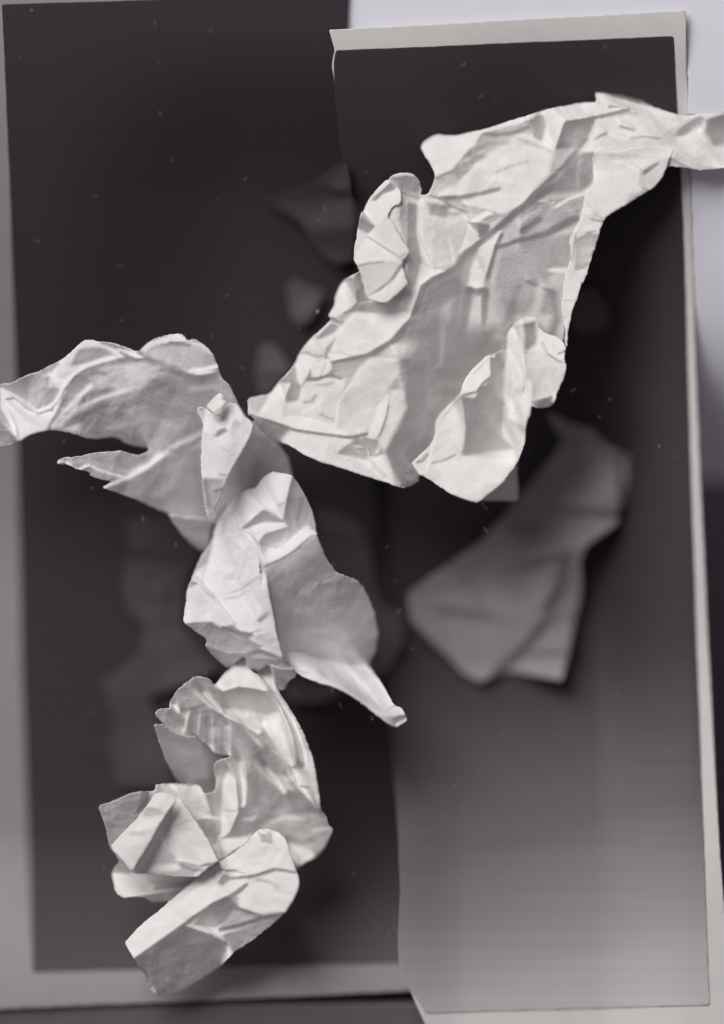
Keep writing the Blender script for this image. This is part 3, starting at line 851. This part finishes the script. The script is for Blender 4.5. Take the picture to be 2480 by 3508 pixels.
LOW_OPS = """
P H 210 8 828,30 592,250 660,292 780,255 870,262 1012,288 930,190 862,120
P H 196 14 700,140 600,245 700,270 750,230
S H 226 8 735,150 745,220 790,240
S H 226 8 660,290 780,250 870,258 1010,286
P H 172 14 650,312 850,295 1000,310 1085,430 800,425 660,425
S H 138 16 670,305 780,285 870,280
S H 130 12 790,310 860,300 1000,300
S H 190 8 820,315 880,320
P H 205 8 1030,100 940,172 1010,242 1068,205
P H 204 8 1010,242 1068,205 1122,332 1080,335
S H 165 7 1030,240 1050,290 1090,320
S H 128 11 1015,275 1060,360 1115,440
S H 150 12 1115,440 1200,600 1260,780
P H 204 14 1085,330 1125,335 1240,505 1310,665 1370,820 1390,900 1300,880 1260,700 1180,520
S H 145 28 1190,560 1270,760 1310,930
S H 210 10 1150,420 1250,600 1330,800
P H 205 12 660,432 790,425 1000,480 1110,445 1200,640 1240,880 1200,900 1110,790 980,610 940,640 800,542 700,500
P H 215 9 660,430 785,428 730,500 690,480
P H 190 25 860,440 1000,490 960,560 860,520
S H 221 10 1110,470 1190,640 1238,860
S H 195 16 1080,560 1130,700 1180,820
P H 210 14 1200,900 1280,905 1365,830 1402,1000 1425,1230 1380,1222 1290,1130 1240,1020 1170,880
S H 196 20 1260,960 1340,1060
S H 165 8 1280,1050 1340,1055
S H 126 20 570,455 680,505 770,556
S H 134 20 790,565 900,650 1000,780
S H 130 26 985,640 1100,815 1180,920
S H 130 26 1180,920 1250,1060 1390,1235
P H 188 14 790,556 900,600 950,655 1000,785 920,700
P H 166 30 600,470 720,530 980,790 1200,1000 1290,1150 1200,1250 1000,1250 900,1250 750,1300 640,1200 640,900 720,800
S H 182 40 700,570 690,680 710,780
S H 178 45 820,850 850,1000 850,1180
S H 150 45 920,760 1000,950 980,1100
P H 186 30 1080,950 1180,960 1240,1080 1110,1080
P H 112 45 1010,1070 1090,1060 1130,1200 1050,1220
S H 112 36 600,480 600,600 610,760
S H 172 20 540,480 520,580 560,680
P H 178 16 260,300 440,280 640,320 650,430 560,430 440,440 330,520 310,470 290,390
S H 203 24 510,310 570,380 640,450
S H 150 20 590,290 640,300 660,340
S H 150 18 330,440 430,430 520,400
P H 226 7 248,400 290,385 320,470 270,455
P H 168 14 150,522 330,525 560,455 570,560 460,630 340,642 240,600
S H 185 18 170,540 260,590 340,610
P H 170 14 455,640 600,565 720,600 740,800 600,790 530,712
S H 190 16 465,650 540,700 600,780
S H 86 18 345,662 450,655 490,700
S H 90 18 500,715 570,800 730,825
P H 124 30 150,620 340,670 560,820 620,890 600,1000 560,1100 480,1090 300,1010
S H 138 50 300,800 400,880 420,980
S H 92 30 560,980 570,1120
S H 104 22 250,480 330,540 250,420
P H 201 12 640,1240 660,1000 700,910 760,1000 782,1250 700,1425 600,1495 640,1400
S H 182 12 640,1240 780,1245
P H 208 14 655,1360 760,1280 720,1400 620,1480
P H 146 20 505,1130 600,1130 640,1290 560,1260
P H 192 16 450,1300 640,1290 630,1440 570,1500
P H 184 16 800,1310 970,1268 900,1330
S H 176 20 830,1270 930,1230
P H 196 14 640,1465 850,1440 900,1400 850,1500 640,1640 580,1520
S H 182 8 620,1462 720,1450
P H 180 20 1000,1340 1150,1270 1380,1250 1482,1300 1542,1400 1450,1560 1250,1690 1230,1620 1170,1470 1060,1390 960,1380
S H 196 20 1040,1330 1200,1290 1300,1310
S H 158 25 1160,1455 1280,1500 1380,1470
P H 197 14 1180,1485 1300,1535 1400,1605 1260,1690 1205,1600
S H 198 20 1380,1400 1500,1380
P H 160 20 840,1450 1000,1330 1050,1280 960,1250 880,1370
P I 164 25 40,236 250,150 400,130 392,190 280,290 120,470 60,300
S I 178 25 80,240 240,180 380,160
P I 191 12 405,86 690,92 730,170 770,300 660,310 560,180 480,140 402,150
P I 181 12 665,302 830,310 830,400 765,465
S I 196 10 660,310 740,295 820,300
P I 202 18 124,652 260,655 700,640 640,740 560,770 200,824 150,790
S I 128 7 130,648 190,650 250,657
S I 212 16 140,680 160,780
S I 158 22 400,760 560,740 650,700
P I 108 14 330,808 560,770 500,846 380,850
S H 196 18 470,480 462,640
S H 142 15 525,500 530,700
S H 197 17 570,510 578,760
S H 140 16 655,560 650,760
S H 197 20 705,580 715,800
S H 205 14 380,470 350,610
S H 135 14 420,470 400,620
S H 204 26 800,860 830,1040 820,1200
S H 128 28 890,820 930,1000 920,1180
S H 204 30 1000,900 1090,1010 1150,1090
"""
LOW = Sheet(LOW_OUT, 168, LOW_ANCH, LOW_OPS, gain=1.9, seed=81, crumple_amp=.13, rough=2.0)

LOW_BACK = Sheet([('H', '110,560 200,560 340,600 640,640 700,900 690,1200 500,1150 400,1060 300,1017 215,860 150,700')], 150, [('H',400,850,-10)], """
P H 158 60 230,700 480,760 560,980 400,1000
S H 130 50 150,620 250,860 330,1000
S H 112 40 580,900 600,1100
""", seed=85, crumple_amp=.03)

FOLD = Sheet([('I', '440,140 485,150 552,178 600,240 655,312 740,448 815,585 830,610 700,690 600,690 260,658 230,600 300,450 400,250')],
 203, [('I',550,200,0),('I',800,590,0),('I',500,560,-4),('I',600,400,-2)], """
P I 206 12 552,180 812,582 720,600 540,565 455,430 442,300
P I 212 20 640,480 760,500 800,580 700,580
P I 202 20 480,260 600,280 660,380 500,400
P I 196 16 430,310 520,562 700,612 640,690 270,652 400,400
P I 206 20 330,600 560,600 560,640 300,650
P I 172 30 520,200 420,380 280,640 330,640 470,400
S I 182 14 455,455 490,520 525,562
S I 218 9 540,572 620,580 710,604
S I 128 6 705,608 760,600 810,598
S I 190 7 520,360 600,325 640,315
S I 222 10 552,180 655,312 740,448 812,582
S I 185 12 560,600 640,640 700,640
""", seed=91, crumple_amp=.05)

FLAP = Sheet([('I', '400,150 440,138 485,150 545,182 475,270 405,390 330,530 255,656 180,570 106,490 160,440 212,388 300,292 365,210')],
 215, [('I',300,400,1.2),('I',480,170,.6)], """
P I 221 10 400,152 440,142 480,156 420,230 360,220
P I 203 14 340,230 440,240 460,280 360,300 320,280
P I 223 12 300,300 400,330 400,370 270,390
P I 206 10 240,385 340,395 330,420 230,420
P I 216 16 120,490 240,420 360,430 250,640
S I 172 5 475,165 520,165 545,185
S I 226 6 480,158 530,160
S I 204 10 250,640 330,520 400,390
""", seed=95, crumple_amp=.05)

BOAT = Sheet([('I', '998,470 1030,420 1062,385 1122,368 1192,394 1242,440 1280,560 1310,640 1332,720 1325,770 1302,832 1240,922 1150,1012 1022,1100 900,1182 822,1262 700,1350 540,1442 440,1472 380,1422 332,1312 282,1242 262,1205 240,1165 205,1112 300,1008 500,838 640,718 820,588 920,528')],
 205, [('I',240,1130,-.5),('I',500,930,0),('I',900,640,0),('I',1200,450,-1),('I',1300,650,-1),('I',1320,740,-2),('I',1100,800,-3),('I',1000,1050,-8),('I',600,1150,-7),('I',450,1430,-14),('I',800,1230,-12)], """
P I 157 25 270,1212 420,1112 600,1010 760,1062 850,1142 820,1262 540,1442 440,1472 330,1312
S I 168 22 620,1012 760,1062 850,1150
S I 148 26 420,1290 560,1240 740,1210
P I 206 18 880,700 1170,640 1305,655 1332,720 1302,830 1200,900 1070,920 960,890 890,800
P I 176 20 905,800 830,830 700,925 650,992 800,1012 960,900
P I 191 20 900,900 960,895 1080,925 1200,905 1120,940 960,985 820,1012
P I 184 18 830,1060 1100,962 1232,935 1150,1012 900,1175
S I 128 15 820,1026 960,994 1100,948 1225,925
S I 168 16 960,892 1080,935
S I 195 12 1000,930 1120,930
S I 160 20 760,1060 860,1120
S I 190 16 1060,700 1160,720 1200,760
S I 214 16 1180,800 1280,820
S I 190 14 870,800 950,830
P I 223 8 205,1112 300,1010 500,840 640,720 830,602 862,690 1000,722 900,792 760,852 650,932 500,1042 400,1112 268,1202
P I 212 10 830,690 1000,725 900,790 780,820
S I 186 9 830,632 760,680 640,760
S I 190 9 640,760 560,830
S I 200 10 700,800 780,740 850,700
P I 208 11 830,602 920,530 1000,470 1062,387 1122,370 1192,398 1220,520 1100,590 960,640 930,635
P I 193 16 1070,400 1150,400 1160,470 1090,460
P I 218 14 980,590 1100,540 1210,520 1110,580
P I 224 7 1150,400 1195,398 1242,445 1255,520 1205,540
S I 188 7 1140,430 1190,500 1210,530
P I 220 7 960,642 1100,592 1235,520 1205,600 1050,670 900,690 940,650
P I 209 8 1235,520 1280,562 1306,652 1170,622
S I 122 9 890,694 1040,676 1170,636
S I 150 9 1170,636 1240,640 1302,654
S I 112 6 820,627 862,642 930,640
S I 170 6 860,650 850,700 830,740
S I 160 7 940,650 985,662
P I 184 6 850,660 900,690 830,740 800,720
S I 140 16 655,945 500,1058 400,1128 280,1218
S I 150 14 655,945 780,858 920,790 990,735
S I 226 8 215,1110 310,1010 500,846 640,728
""", seed=99, crumple_amp=.11)

# ------------------------------------------------------------------ deeper sheets, their loss of light put into the colour
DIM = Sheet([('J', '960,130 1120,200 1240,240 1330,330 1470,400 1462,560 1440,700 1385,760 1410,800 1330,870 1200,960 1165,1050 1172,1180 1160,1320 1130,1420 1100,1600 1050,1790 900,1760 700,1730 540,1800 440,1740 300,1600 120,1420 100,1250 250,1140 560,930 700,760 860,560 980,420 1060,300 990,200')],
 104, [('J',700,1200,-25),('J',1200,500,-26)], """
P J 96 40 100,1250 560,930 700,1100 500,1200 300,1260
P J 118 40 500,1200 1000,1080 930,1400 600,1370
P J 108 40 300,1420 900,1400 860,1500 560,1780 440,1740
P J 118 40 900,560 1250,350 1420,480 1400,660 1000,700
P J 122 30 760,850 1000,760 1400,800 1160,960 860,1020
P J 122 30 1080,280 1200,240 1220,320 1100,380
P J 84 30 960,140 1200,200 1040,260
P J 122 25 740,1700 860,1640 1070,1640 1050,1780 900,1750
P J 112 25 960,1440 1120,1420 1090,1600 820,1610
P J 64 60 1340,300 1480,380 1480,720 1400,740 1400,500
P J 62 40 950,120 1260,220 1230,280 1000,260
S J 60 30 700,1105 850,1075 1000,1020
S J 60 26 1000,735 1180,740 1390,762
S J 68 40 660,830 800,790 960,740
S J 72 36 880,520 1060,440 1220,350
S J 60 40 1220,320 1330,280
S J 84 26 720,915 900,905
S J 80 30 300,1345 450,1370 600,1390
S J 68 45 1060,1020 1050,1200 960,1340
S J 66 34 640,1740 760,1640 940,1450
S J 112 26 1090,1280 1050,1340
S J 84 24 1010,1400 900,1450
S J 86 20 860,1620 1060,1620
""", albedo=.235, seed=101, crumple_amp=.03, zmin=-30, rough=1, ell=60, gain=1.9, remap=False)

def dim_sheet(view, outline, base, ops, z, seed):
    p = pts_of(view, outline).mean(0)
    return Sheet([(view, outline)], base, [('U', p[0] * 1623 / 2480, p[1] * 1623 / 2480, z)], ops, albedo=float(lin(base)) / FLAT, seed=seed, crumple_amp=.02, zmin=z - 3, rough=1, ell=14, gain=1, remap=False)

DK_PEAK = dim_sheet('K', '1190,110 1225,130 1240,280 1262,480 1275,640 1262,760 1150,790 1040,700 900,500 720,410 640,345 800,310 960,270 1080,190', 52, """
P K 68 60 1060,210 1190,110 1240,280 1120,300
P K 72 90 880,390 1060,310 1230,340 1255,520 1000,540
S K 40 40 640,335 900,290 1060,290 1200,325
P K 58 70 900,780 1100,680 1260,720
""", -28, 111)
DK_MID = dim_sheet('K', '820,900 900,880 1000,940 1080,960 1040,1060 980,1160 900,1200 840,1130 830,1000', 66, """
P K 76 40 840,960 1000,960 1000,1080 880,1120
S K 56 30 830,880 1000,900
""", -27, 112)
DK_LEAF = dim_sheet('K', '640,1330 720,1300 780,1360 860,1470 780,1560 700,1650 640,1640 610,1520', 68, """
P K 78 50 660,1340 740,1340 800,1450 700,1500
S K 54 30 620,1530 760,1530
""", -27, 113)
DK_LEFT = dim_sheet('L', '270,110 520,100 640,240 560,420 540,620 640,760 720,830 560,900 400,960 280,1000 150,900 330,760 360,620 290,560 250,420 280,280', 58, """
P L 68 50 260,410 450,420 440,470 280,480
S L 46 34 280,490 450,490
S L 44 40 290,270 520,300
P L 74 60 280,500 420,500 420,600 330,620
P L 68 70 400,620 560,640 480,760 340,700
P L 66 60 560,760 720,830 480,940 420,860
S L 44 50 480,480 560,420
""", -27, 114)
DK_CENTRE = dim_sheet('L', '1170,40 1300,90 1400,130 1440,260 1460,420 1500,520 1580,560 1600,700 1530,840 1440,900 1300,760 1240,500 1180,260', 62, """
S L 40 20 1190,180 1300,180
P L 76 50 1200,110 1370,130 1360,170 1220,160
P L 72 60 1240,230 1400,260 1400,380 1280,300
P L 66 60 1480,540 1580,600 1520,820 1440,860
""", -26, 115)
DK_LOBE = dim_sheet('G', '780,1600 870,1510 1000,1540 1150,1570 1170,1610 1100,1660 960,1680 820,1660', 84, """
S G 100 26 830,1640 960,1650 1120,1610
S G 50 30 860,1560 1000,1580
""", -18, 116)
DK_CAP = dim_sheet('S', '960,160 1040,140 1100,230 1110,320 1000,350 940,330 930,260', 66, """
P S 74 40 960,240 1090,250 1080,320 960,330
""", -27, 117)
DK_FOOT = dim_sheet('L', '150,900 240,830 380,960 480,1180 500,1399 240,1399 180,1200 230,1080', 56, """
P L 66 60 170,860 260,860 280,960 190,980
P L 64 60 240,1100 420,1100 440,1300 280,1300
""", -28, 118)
# ------------------------------------------------------------------ the flat things below: prints, card, lid
class Flat:
    """a flat or gently bowed sheet, cut to an outline"""
    sample = Sheet.sample; under = Sheet.under
    def __init__(s, outline, zf, rough=.6, grid=None):
        s.pl = torn(outline, rough, 14)
        x0, y0 = s.pl.min(0) - 3 * H_GRID; x1, y1 = s.pl.max(0) + 3 * H_GRID
        s.x0, s.y0 = x0, y0
        s.nx = int((x1 - x0) / H_GRID) + 1; s.ny = int((y1 - y0) / H_GRID) + 1
        s.U, s.V = np.meshgrid(x0 + np.arange(s.nx) * H_GRID, y0 + np.arange(s.ny) * H_GRID)
        C = np.stack([s.U[:-1, :-1] + H_GRID / 2, s.V[:-1, :-1] + H_GRID / 2], -1)
        s.cell = inside(C, s.pl)
        m = np.zeros((s.ny, s.nx), bool)
        for a in (0, 1):
            for b in (0, 1):
                m[a:s.ny - 1 + a, b:s.nx - 1 + b] |= s.cell
        s.mask = m
        s.z = zf(s.U, s.V)
    def build(s, name, mat, parent=None, thick=.0002):
        return build_grid(name, s, mat, parent, thick)

K = 2480 / 1623
def z_right(U, V):
    u, v = U / K, V / K
    e = smooth((v - 30) / 1000) * (1 - .80 * smooth((v - 1350) / 700))          # sinks in the middle of its length
    side = 1 - .62 * smooth((u - 1330) / 230)
    left = 1 - .35 * smooth((1050 - u) / 160) * smooth((v - 1700) / 300)
    return -3.5 - 34 * e * side * left - 3 * smooth((u - 900) / 300) * np.exp(-((v - 260) / 150) ** 2)
def z_left(U, V):
    u, v = U / K, V / K
    return -4.5 - 30 * smooth((v - 40) / 1300) - 1.0 * smooth((v - 1500) / 400) + 19 * smooth((v - 1860) / 430) - 11 * smooth((u - 100) / 450) * smooth((v - 60) / 420) * (1 - smooth((v - 500) / 700))

R_OUT = pts_of('U', '738,67 743,80 747,95 752,113 748,128 745,150 749,168 755,220 762,290 772,360 785,425 797,480 806,620 830,1000 870,1500 893,1850 899,2000 894,2100 896,2155 905,2200 921,2226 937,2262 958,2310 1700,2310 1645,2310 1612,1900 1587,1450 1562,900 1541,250 1536,23')
R_IMG = pts_of('U', '754,113 751,128 749,150 750,168 752,220 759,290 769,360 782,425 794,480 803,620 827,1000 867,1500 890,1850 896,2000 891,2100 893,2155 904,2203 930,2235 954,2272 1590,2254 1561,1450 1546,1000 1531,500 1518,250 1509,81')
L_OUT = pts_of('U', '-30,-30 783,-30 780,20 779,63 778,160 772,200 790,300 800,420 812,480 850,700 900,1200 930,1700 935,2221 700,2232 430,2245 200,2254 -30,2264')
L_IMG = pts_of('U', '5,10 390,-2 560,-30 782,-30 779,20 778,63 777,160 771,200 789,300 799,420 811,480 849,700 899,1200 929,1700 934,2159 700,2163 430,2170 75,2180 50,1500 38,900 24,450 14,200')
print_r = Flat(R_OUT, z_right, .5)
print_l = Flat(L_OUT, z_left, .9)
print_l.under(print_r, 1.2)

ALL = [TOP, CURL, STRIP, POCKET, MID, TAIL, WEDGE, ROLL, LOWER, SIDE, LOW, LOW_BACK, FOLD, FLAP, BOAT]
# what lies on top presses down what lies under it
CURL.lift(TOP, .4, 3.0); POCKET.lift(TOP, .3, 2.0); WEDGE.lift(MID, .3, 3.0); LOWER.lift(MID, .2, 2.0); FOLD.lift(LOW, .3, 5.0); FLAP.lift(FOLD, .4, 4.0); BOAT.lift(LOW, .3, 4.0); BOAT.lift(FOLD, .3, 2.0)
FOLD_LINE = '560,640 590,560 640,520 740,555 900,522 1000,510 1100,508 1225,523'
STRIP.join(TOP, 'C', FOLD_LINE, 45)
LOW_BACK.under(LOW, .8); LOW_BACK.under(FOLD, .8)
TOP.under(CURL, .7, None, 22); TOP.under(STRIP, 1.0, ('C', FOLD_LINE)); TOP.under(POCKET, 1.0); POCKET.under(STRIP, .3)
MID.under(WEDGE, 1.0); WEDGE.under(ROLL, .5); MID.under(ROLL, 1.2); VALLEY = '1012,545 960,552 850,650 760,705 645,752'
LOWER.join(SIDE, 'G', VALLEY, 38, .1); SIDE.under(LOWER, .3, ('G', VALLEY)); MID.under(LOWER, 1.0); MID.under(SIDE, .8); TAIL.under(LOWER, .8); TAIL.under(MID, .6)
FOLD.under(FLAP, .6); LOW.under(FOLD, 1.0, None, 16); LOW.under(FLAP, 1.0); LOW.under(BOAT, 1.0); FOLD.under(BOAT, .8)
MID.under(TOP, .5); LOWER.under(LOW, .6); SIDE.under(LOW, .5); LOWER.under(FOLD, .6)
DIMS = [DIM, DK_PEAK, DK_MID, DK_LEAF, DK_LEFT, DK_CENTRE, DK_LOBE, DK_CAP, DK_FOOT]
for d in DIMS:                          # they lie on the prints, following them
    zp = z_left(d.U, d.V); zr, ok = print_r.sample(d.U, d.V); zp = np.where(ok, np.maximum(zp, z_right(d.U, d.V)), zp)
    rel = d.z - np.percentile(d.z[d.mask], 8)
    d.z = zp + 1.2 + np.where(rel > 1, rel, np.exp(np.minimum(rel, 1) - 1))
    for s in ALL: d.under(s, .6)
DK_FOOT.under(DK_LEFT, .4)
for p in (print_r, print_l):
    for s in ALL: p.under(s, 1.2)
    for s in DIMS: p.under(s, 1.0)
print_l.under(print_r, 1.2)

img_r = Flat(R_IMG, z_right, .5); img_l = Flat(L_IMG, z_left, .5)
for im, pr in ((img_r, print_r), (img_l, print_l)):
    z, ok = pr.sample(im.U, im.V)
    # the image layer lies just over its paper
    fi = (im.U - pr.x0) / H_GRID; fj = (im.V - pr.y0) / H_GRID
    i0 = np.clip(np.floor(fi).astype(int), 0, pr.nx - 2); j0 = np.clip(np.floor(fj).astype(int), 0, pr.ny - 2)
    a = np.clip(fi - i0, 0, 1); b = np.clip(fj - j0, 0, 1); Z = pr.z
    im.z = Z[j0, i0] * (1 - a) * (1 - b) + Z[j0, i0 + 1] * a * (1 - b) + Z[j0 + 1, i0] * (1 - a) * b + Z[j0 + 1, i0 + 1] * a * b + .12

TINT = (1.0, .92, .975)
vv = lambda v: v / 2296
M_IMG_R = print_mat('tone_ramp_right', [(vv(60), 55), (vv(900), 57), (vv(1300), 60), (vv(1580), 60), (vv(1645), 62), (vv(1795), 76), (vv(1967), 93), (vv(2080), 116), (vv(2243), 147), (vv(2300), 160), (vv(2430), 174)], .25, TINT)
M_IMG_L = print_mat('tone_ramp_left', [(vv(40), 53), (vv(700), 54), (vv(1400), 55), (vv(1650), 57), (vv(1800), 61), (vv(1930), 65), (vv(2050), 71), (vv(2170), 82)], .12, TINT)
M_BORDER_R = paper_mat('warm_white_border', (.80, .785, .755), grain=.1, mottle=.03)
M_BORDER_L = paper_mat('depth_greyed_border', (.37, .345, .36), grain=.1, mottle=.03)  # white border lying deep, its shade coloured in as grey
M_CARD = paper_mat('lavender_white_card', (.93, .92, 1.0), grain=.03, mottle=.01)
M_LID = paper_mat('shade_toned_lid', (.17, .135, .17), grain=.03, mottle=.05)  # shade of the receding lid, put into a dark base colour

# ------------------------------------------------------------------ build everything as objects
t = thing('photographic_print', 'dark print with warm white border and torn left edge, fading to pale grey below', 'photographic print', 'torn dark prints behind the papers')
print_r.build('paper_base', M_BORDER_R, t); img_r.build('printed_image', M_IMG_R, t)
t = thing('photographic_print', 'dark photographic print on the left with a blurred border greyed for depth, tucked under the other print', 'photographic print', 'torn dark prints behind the papers')
print_l.build('paper_base', M_BORDER_L, t); img_l.build('printed_image', M_IMG_L, t)

t = thing('crumpled_paper', 'large white crumpled sheet at the upper right, its tail leaving the frame', 'paper', 'crumpled white sheets')
TOP.build('sheet', M_PAPER, t); CURL.build('curled_flap', M_PAPER, t); STRIP.build('folded_strip', M_PAPER, t); POCKET.build('folded_pocket', M_PAPER, t)
t = thing('crumpled_paper', 'white crumpled sheet winding from the left edge down the middle to a thin pointed tail', 'paper', 'crumpled white sheets')
MID.build('sheet', M_PAPER2, t); TAIL.build('hanging_corner', M_PAPER2, t); WEDGE.build('folded_wedge', M_PAPER2, t); ROLL.build('rolled_tip', M_PAPER, t); LOWER.build('ridged_panel', M_PAPER2, t); SIDE.build('shaded_panel', M_PAPER2, t)
t = thing('crumpled_paper', 'white crushed sheet at the lower left with ragged peak and boat shaped fold', 'paper', 'crumpled white sheets')
LOW.build('sheet', M_PAPER, t); LOW_BACK.build('hanging_back', M_PAPER, t); FOLD.build('folded_pocket', M_PAPER, t); FLAP.build('turned_back_flap', M_PAPER, t); BOAT.build('boat_fold', M_PAPER, t)

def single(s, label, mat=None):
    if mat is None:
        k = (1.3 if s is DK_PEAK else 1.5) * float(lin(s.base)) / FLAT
        mat = paper_mat('depth_darkened_paper', (k * 1.03, k * .89, k * .98), grain=.1)  # same white paper, coloured dark for the light lost with depth
    o = s.build('depth_dimmed_paper', mat); o['label'] = label; o['category'] = 'paper'; o['group'] = 'blurred depth-dimmed sheets deep behind'
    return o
single(DIM, 'large blurred depth-dimmed folded sheet at the right, ending in two points', M_DIM)
single(DK_PEAK, 'faint depth-darkened peaked sheet at the top, cut off straight beside the torn print edge')
single(DK_MID, 'small faint depth-darkened scrap above the left edge of the big white sheet')
single(DK_LEAF, 'faint depth-darkened leaf shape between the left white sheet and the tip of the big one')
single(DK_LEFT, 'long faint depth-darkened crumpled sheet left of the ridged white panel')
single(DK_CENTRE, 'faint depth-darkened sheet just right of the grey side of the ridged panel')
single(DK_LOBE, 'depth-dimmed rounded lobe under the start of the thin white tail')
single(DK_CAP, 'faint depth-darkened rounded scrap right of the big sheet, next to its folded strip')
single(DK_FOOT, 'faint depth-darkened scrap left of the ragged peak of the lowest white sheet')

# white card under everything, bending away from the glass down its length
def z_card(U, V):
    v = np.linspace(-100, 1400, 600)
    sl = np.interp(v, [60, 200, 350, 560, 700, 820, 930, 1050], [0, .05, .08, .12, .25, .52, 1.0, 1.7])
    z = -6 - np.cumsum(sl) * (v[1] - v[0]) * K * PX * 1000
    return np.interp(V / K, v, z)
CARD_OUT = pts_of('U', '770,-40 1700,-40 1700,1080 1450,1080 1440,400 900,110 790,90 772,60')
card = Flat(CARD_OUT, z_card, .6)
card.under(print_r, 1.5); card.under(print_l, 1.5); card.under(TOP, 1.5)
card.z = np.minimum(card.z, z_card(card.U, card.V))
o = card.build('backing_card', M_CARD); o['label'] = 'lavender white card showing above and right of the upper print'; o['category'] = 'card'
lid = bpy.data.meshes.new('scanner_lid')
zb = GLASS - .088
lid.from_pydata([(-.3, -.35, zb), (.3, -.35, zb), (.3, .35, zb), (-.3, .35, zb)], [], [(0, 1, 2, 3)])
lid.materials.append(M_LID)
o = bpy.data.objects.new('backing_board', lid); COL.objects.link(o); o['kind'] = 'structure'; o['label'] = 'backing board toned dark for shade, under everything'

strip_ = Flat(pts_of('U', '-30,2180 700,2170 1010,2160 1010,2320 -30,2320'), lambda U, V: -34 + 16 * smooth((V / K - 2212) / 46), .6)  # added strip, stands in for the shaded backing along the bottom
o = strip_.build('added_backing_strip', paper_mat('added_backing_strip', (.15, .135, .148), grain=.03)); o['label'] = 'added strip in the tone of the shaded backing below the left print along the bottom'; o['category'] = 'card'

# ------------------------------------------------------------------ dust
M_DUST = paper_mat('dust', (.45, .43, .45), grain=0)
def dust():
    co, qd = [], []
    def strip(pl, w, z):
        for i in range(len(pl)):
            a = pl[max(0, i - 1)]; b = pl[min(len(pl) - 1, i + 1)]; d = np.array(b) - np.array(a); L = max(np.hypot(*d), 1e-6); n = np.array([-d[1], d[0]]) / L
            ww = w * (.35 if i in (0, len(pl) - 1) else 1)
            for sgn in (-1, 1):
                p = np.array(pl[i]) + n * ww * sgn
                co.append((float(to_x(p[0])), float(to_y(p[1])), z))
        b0 = len(co) - 2 * len(pl)
        for i in range(len(pl) - 1):
            qd.append((b0 + 2 * i, b0 + 2 * i + 1, b0 + 2 * i + 3, b0 + 2 * i + 2))
    z = GLASS + .0042
    r = random.Random(3)
    clusters = [(1420, 1800, 260, 30), (1650, 2850, 260, 40), (700, 2200, 300, 20), (1500, 3050, 200, 14)]
    P = [(r.uniform(20, 2360), r.uniform(20, 3000)) for _ in range(200)]
    for cx, cy, sg, n in clusters: P += [(r.gauss(cx, sg), r.gauss(cy, sg * .8)) for _ in range(n)]
    for x, y in P:
        if r.random() < .6:
            L = r.uniform(2, 5); a = r.uniform(0, 6.3)
            strip([(x, y), (x + L * math.cos(a), y + L * math.sin(a))], r.uniform(.45, .8), z)
        else:
            n = r.randint(3, 6); a = r.uniform(0, 6.3); pl = [(x, y)]; bend = r.uniform(-.6, .6); st = r.uniform(2, 5)
            for _ in range(n):
                a += bend + r.gauss(0, .2); x += st * math.cos(a); y += st * math.sin(a); pl.append((x, y))
            strip(pl, r.uniform(.3, .6), z)
    o = mesh_obj('dust', np.array(co), np.array(qd), M_DUST)
    o['kind'] = 'stuff'; o['label'] = 'white dust specks and short fibres scattered everywhere'; o['category'] = 'dust'
dust()
def grit(x, y, r, col, label):
    m = paper_mat('grit', col, grain=0); rr = random.Random(int(x))
    co = [(float(to_x(x)), float(to_y(y)), GLASS + .0046)]; n = 9
    for k in range(n):
        q = r * rr.uniform(.6, 1.1); a = k / n * 6.283
        co.append((float(to_x(x + q * math.cos(a))), float(to_y(y + 1.2 * q * math.sin(a))), GLASS + .0042))
    qd = np.array([(0, k + 1, (k + 1) % n + 1) for k in range(n)])[:, ::-1]
    o = mesh_obj('grit_speck', np.array(co), qd, m); o['label'] = label; o['category'] = 'speck'; o['group'] = 'grit specks'
grit(1089, 1068, 5, (.62, .55, .42), 'tiny tan grit speck on the dark left of the big white sheet')
grit(2257, 1529, 4, (.55, .30, .22), 'tiny reddish brown grit speck near the right border of the print')
grit(110, 36, 3, (.75, .62, .15), 'tiny yellow grit speck at the top left corner')

# put every Empty at the base of its thing
for e in [o for o in COL.objects if o.type == 'EMPTY']:
    lo = np.array([1e9] * 3); hi = -lo
    for c in e.children:
        a = np.empty(len(c.data.vertices) * 3, np.float32); c.data.vertices.foreach_get('co', a); a = a.reshape(-1, 3)
        lo = np.minimum(lo, a.min(0)); hi = np.maximum(hi, a.max(0))
    p = Vector(((lo[0] + hi[0]) / 2, (lo[1] + hi[1]) / 2, lo[2]))
    e.location = p
    for c in e.children: c.location = -p
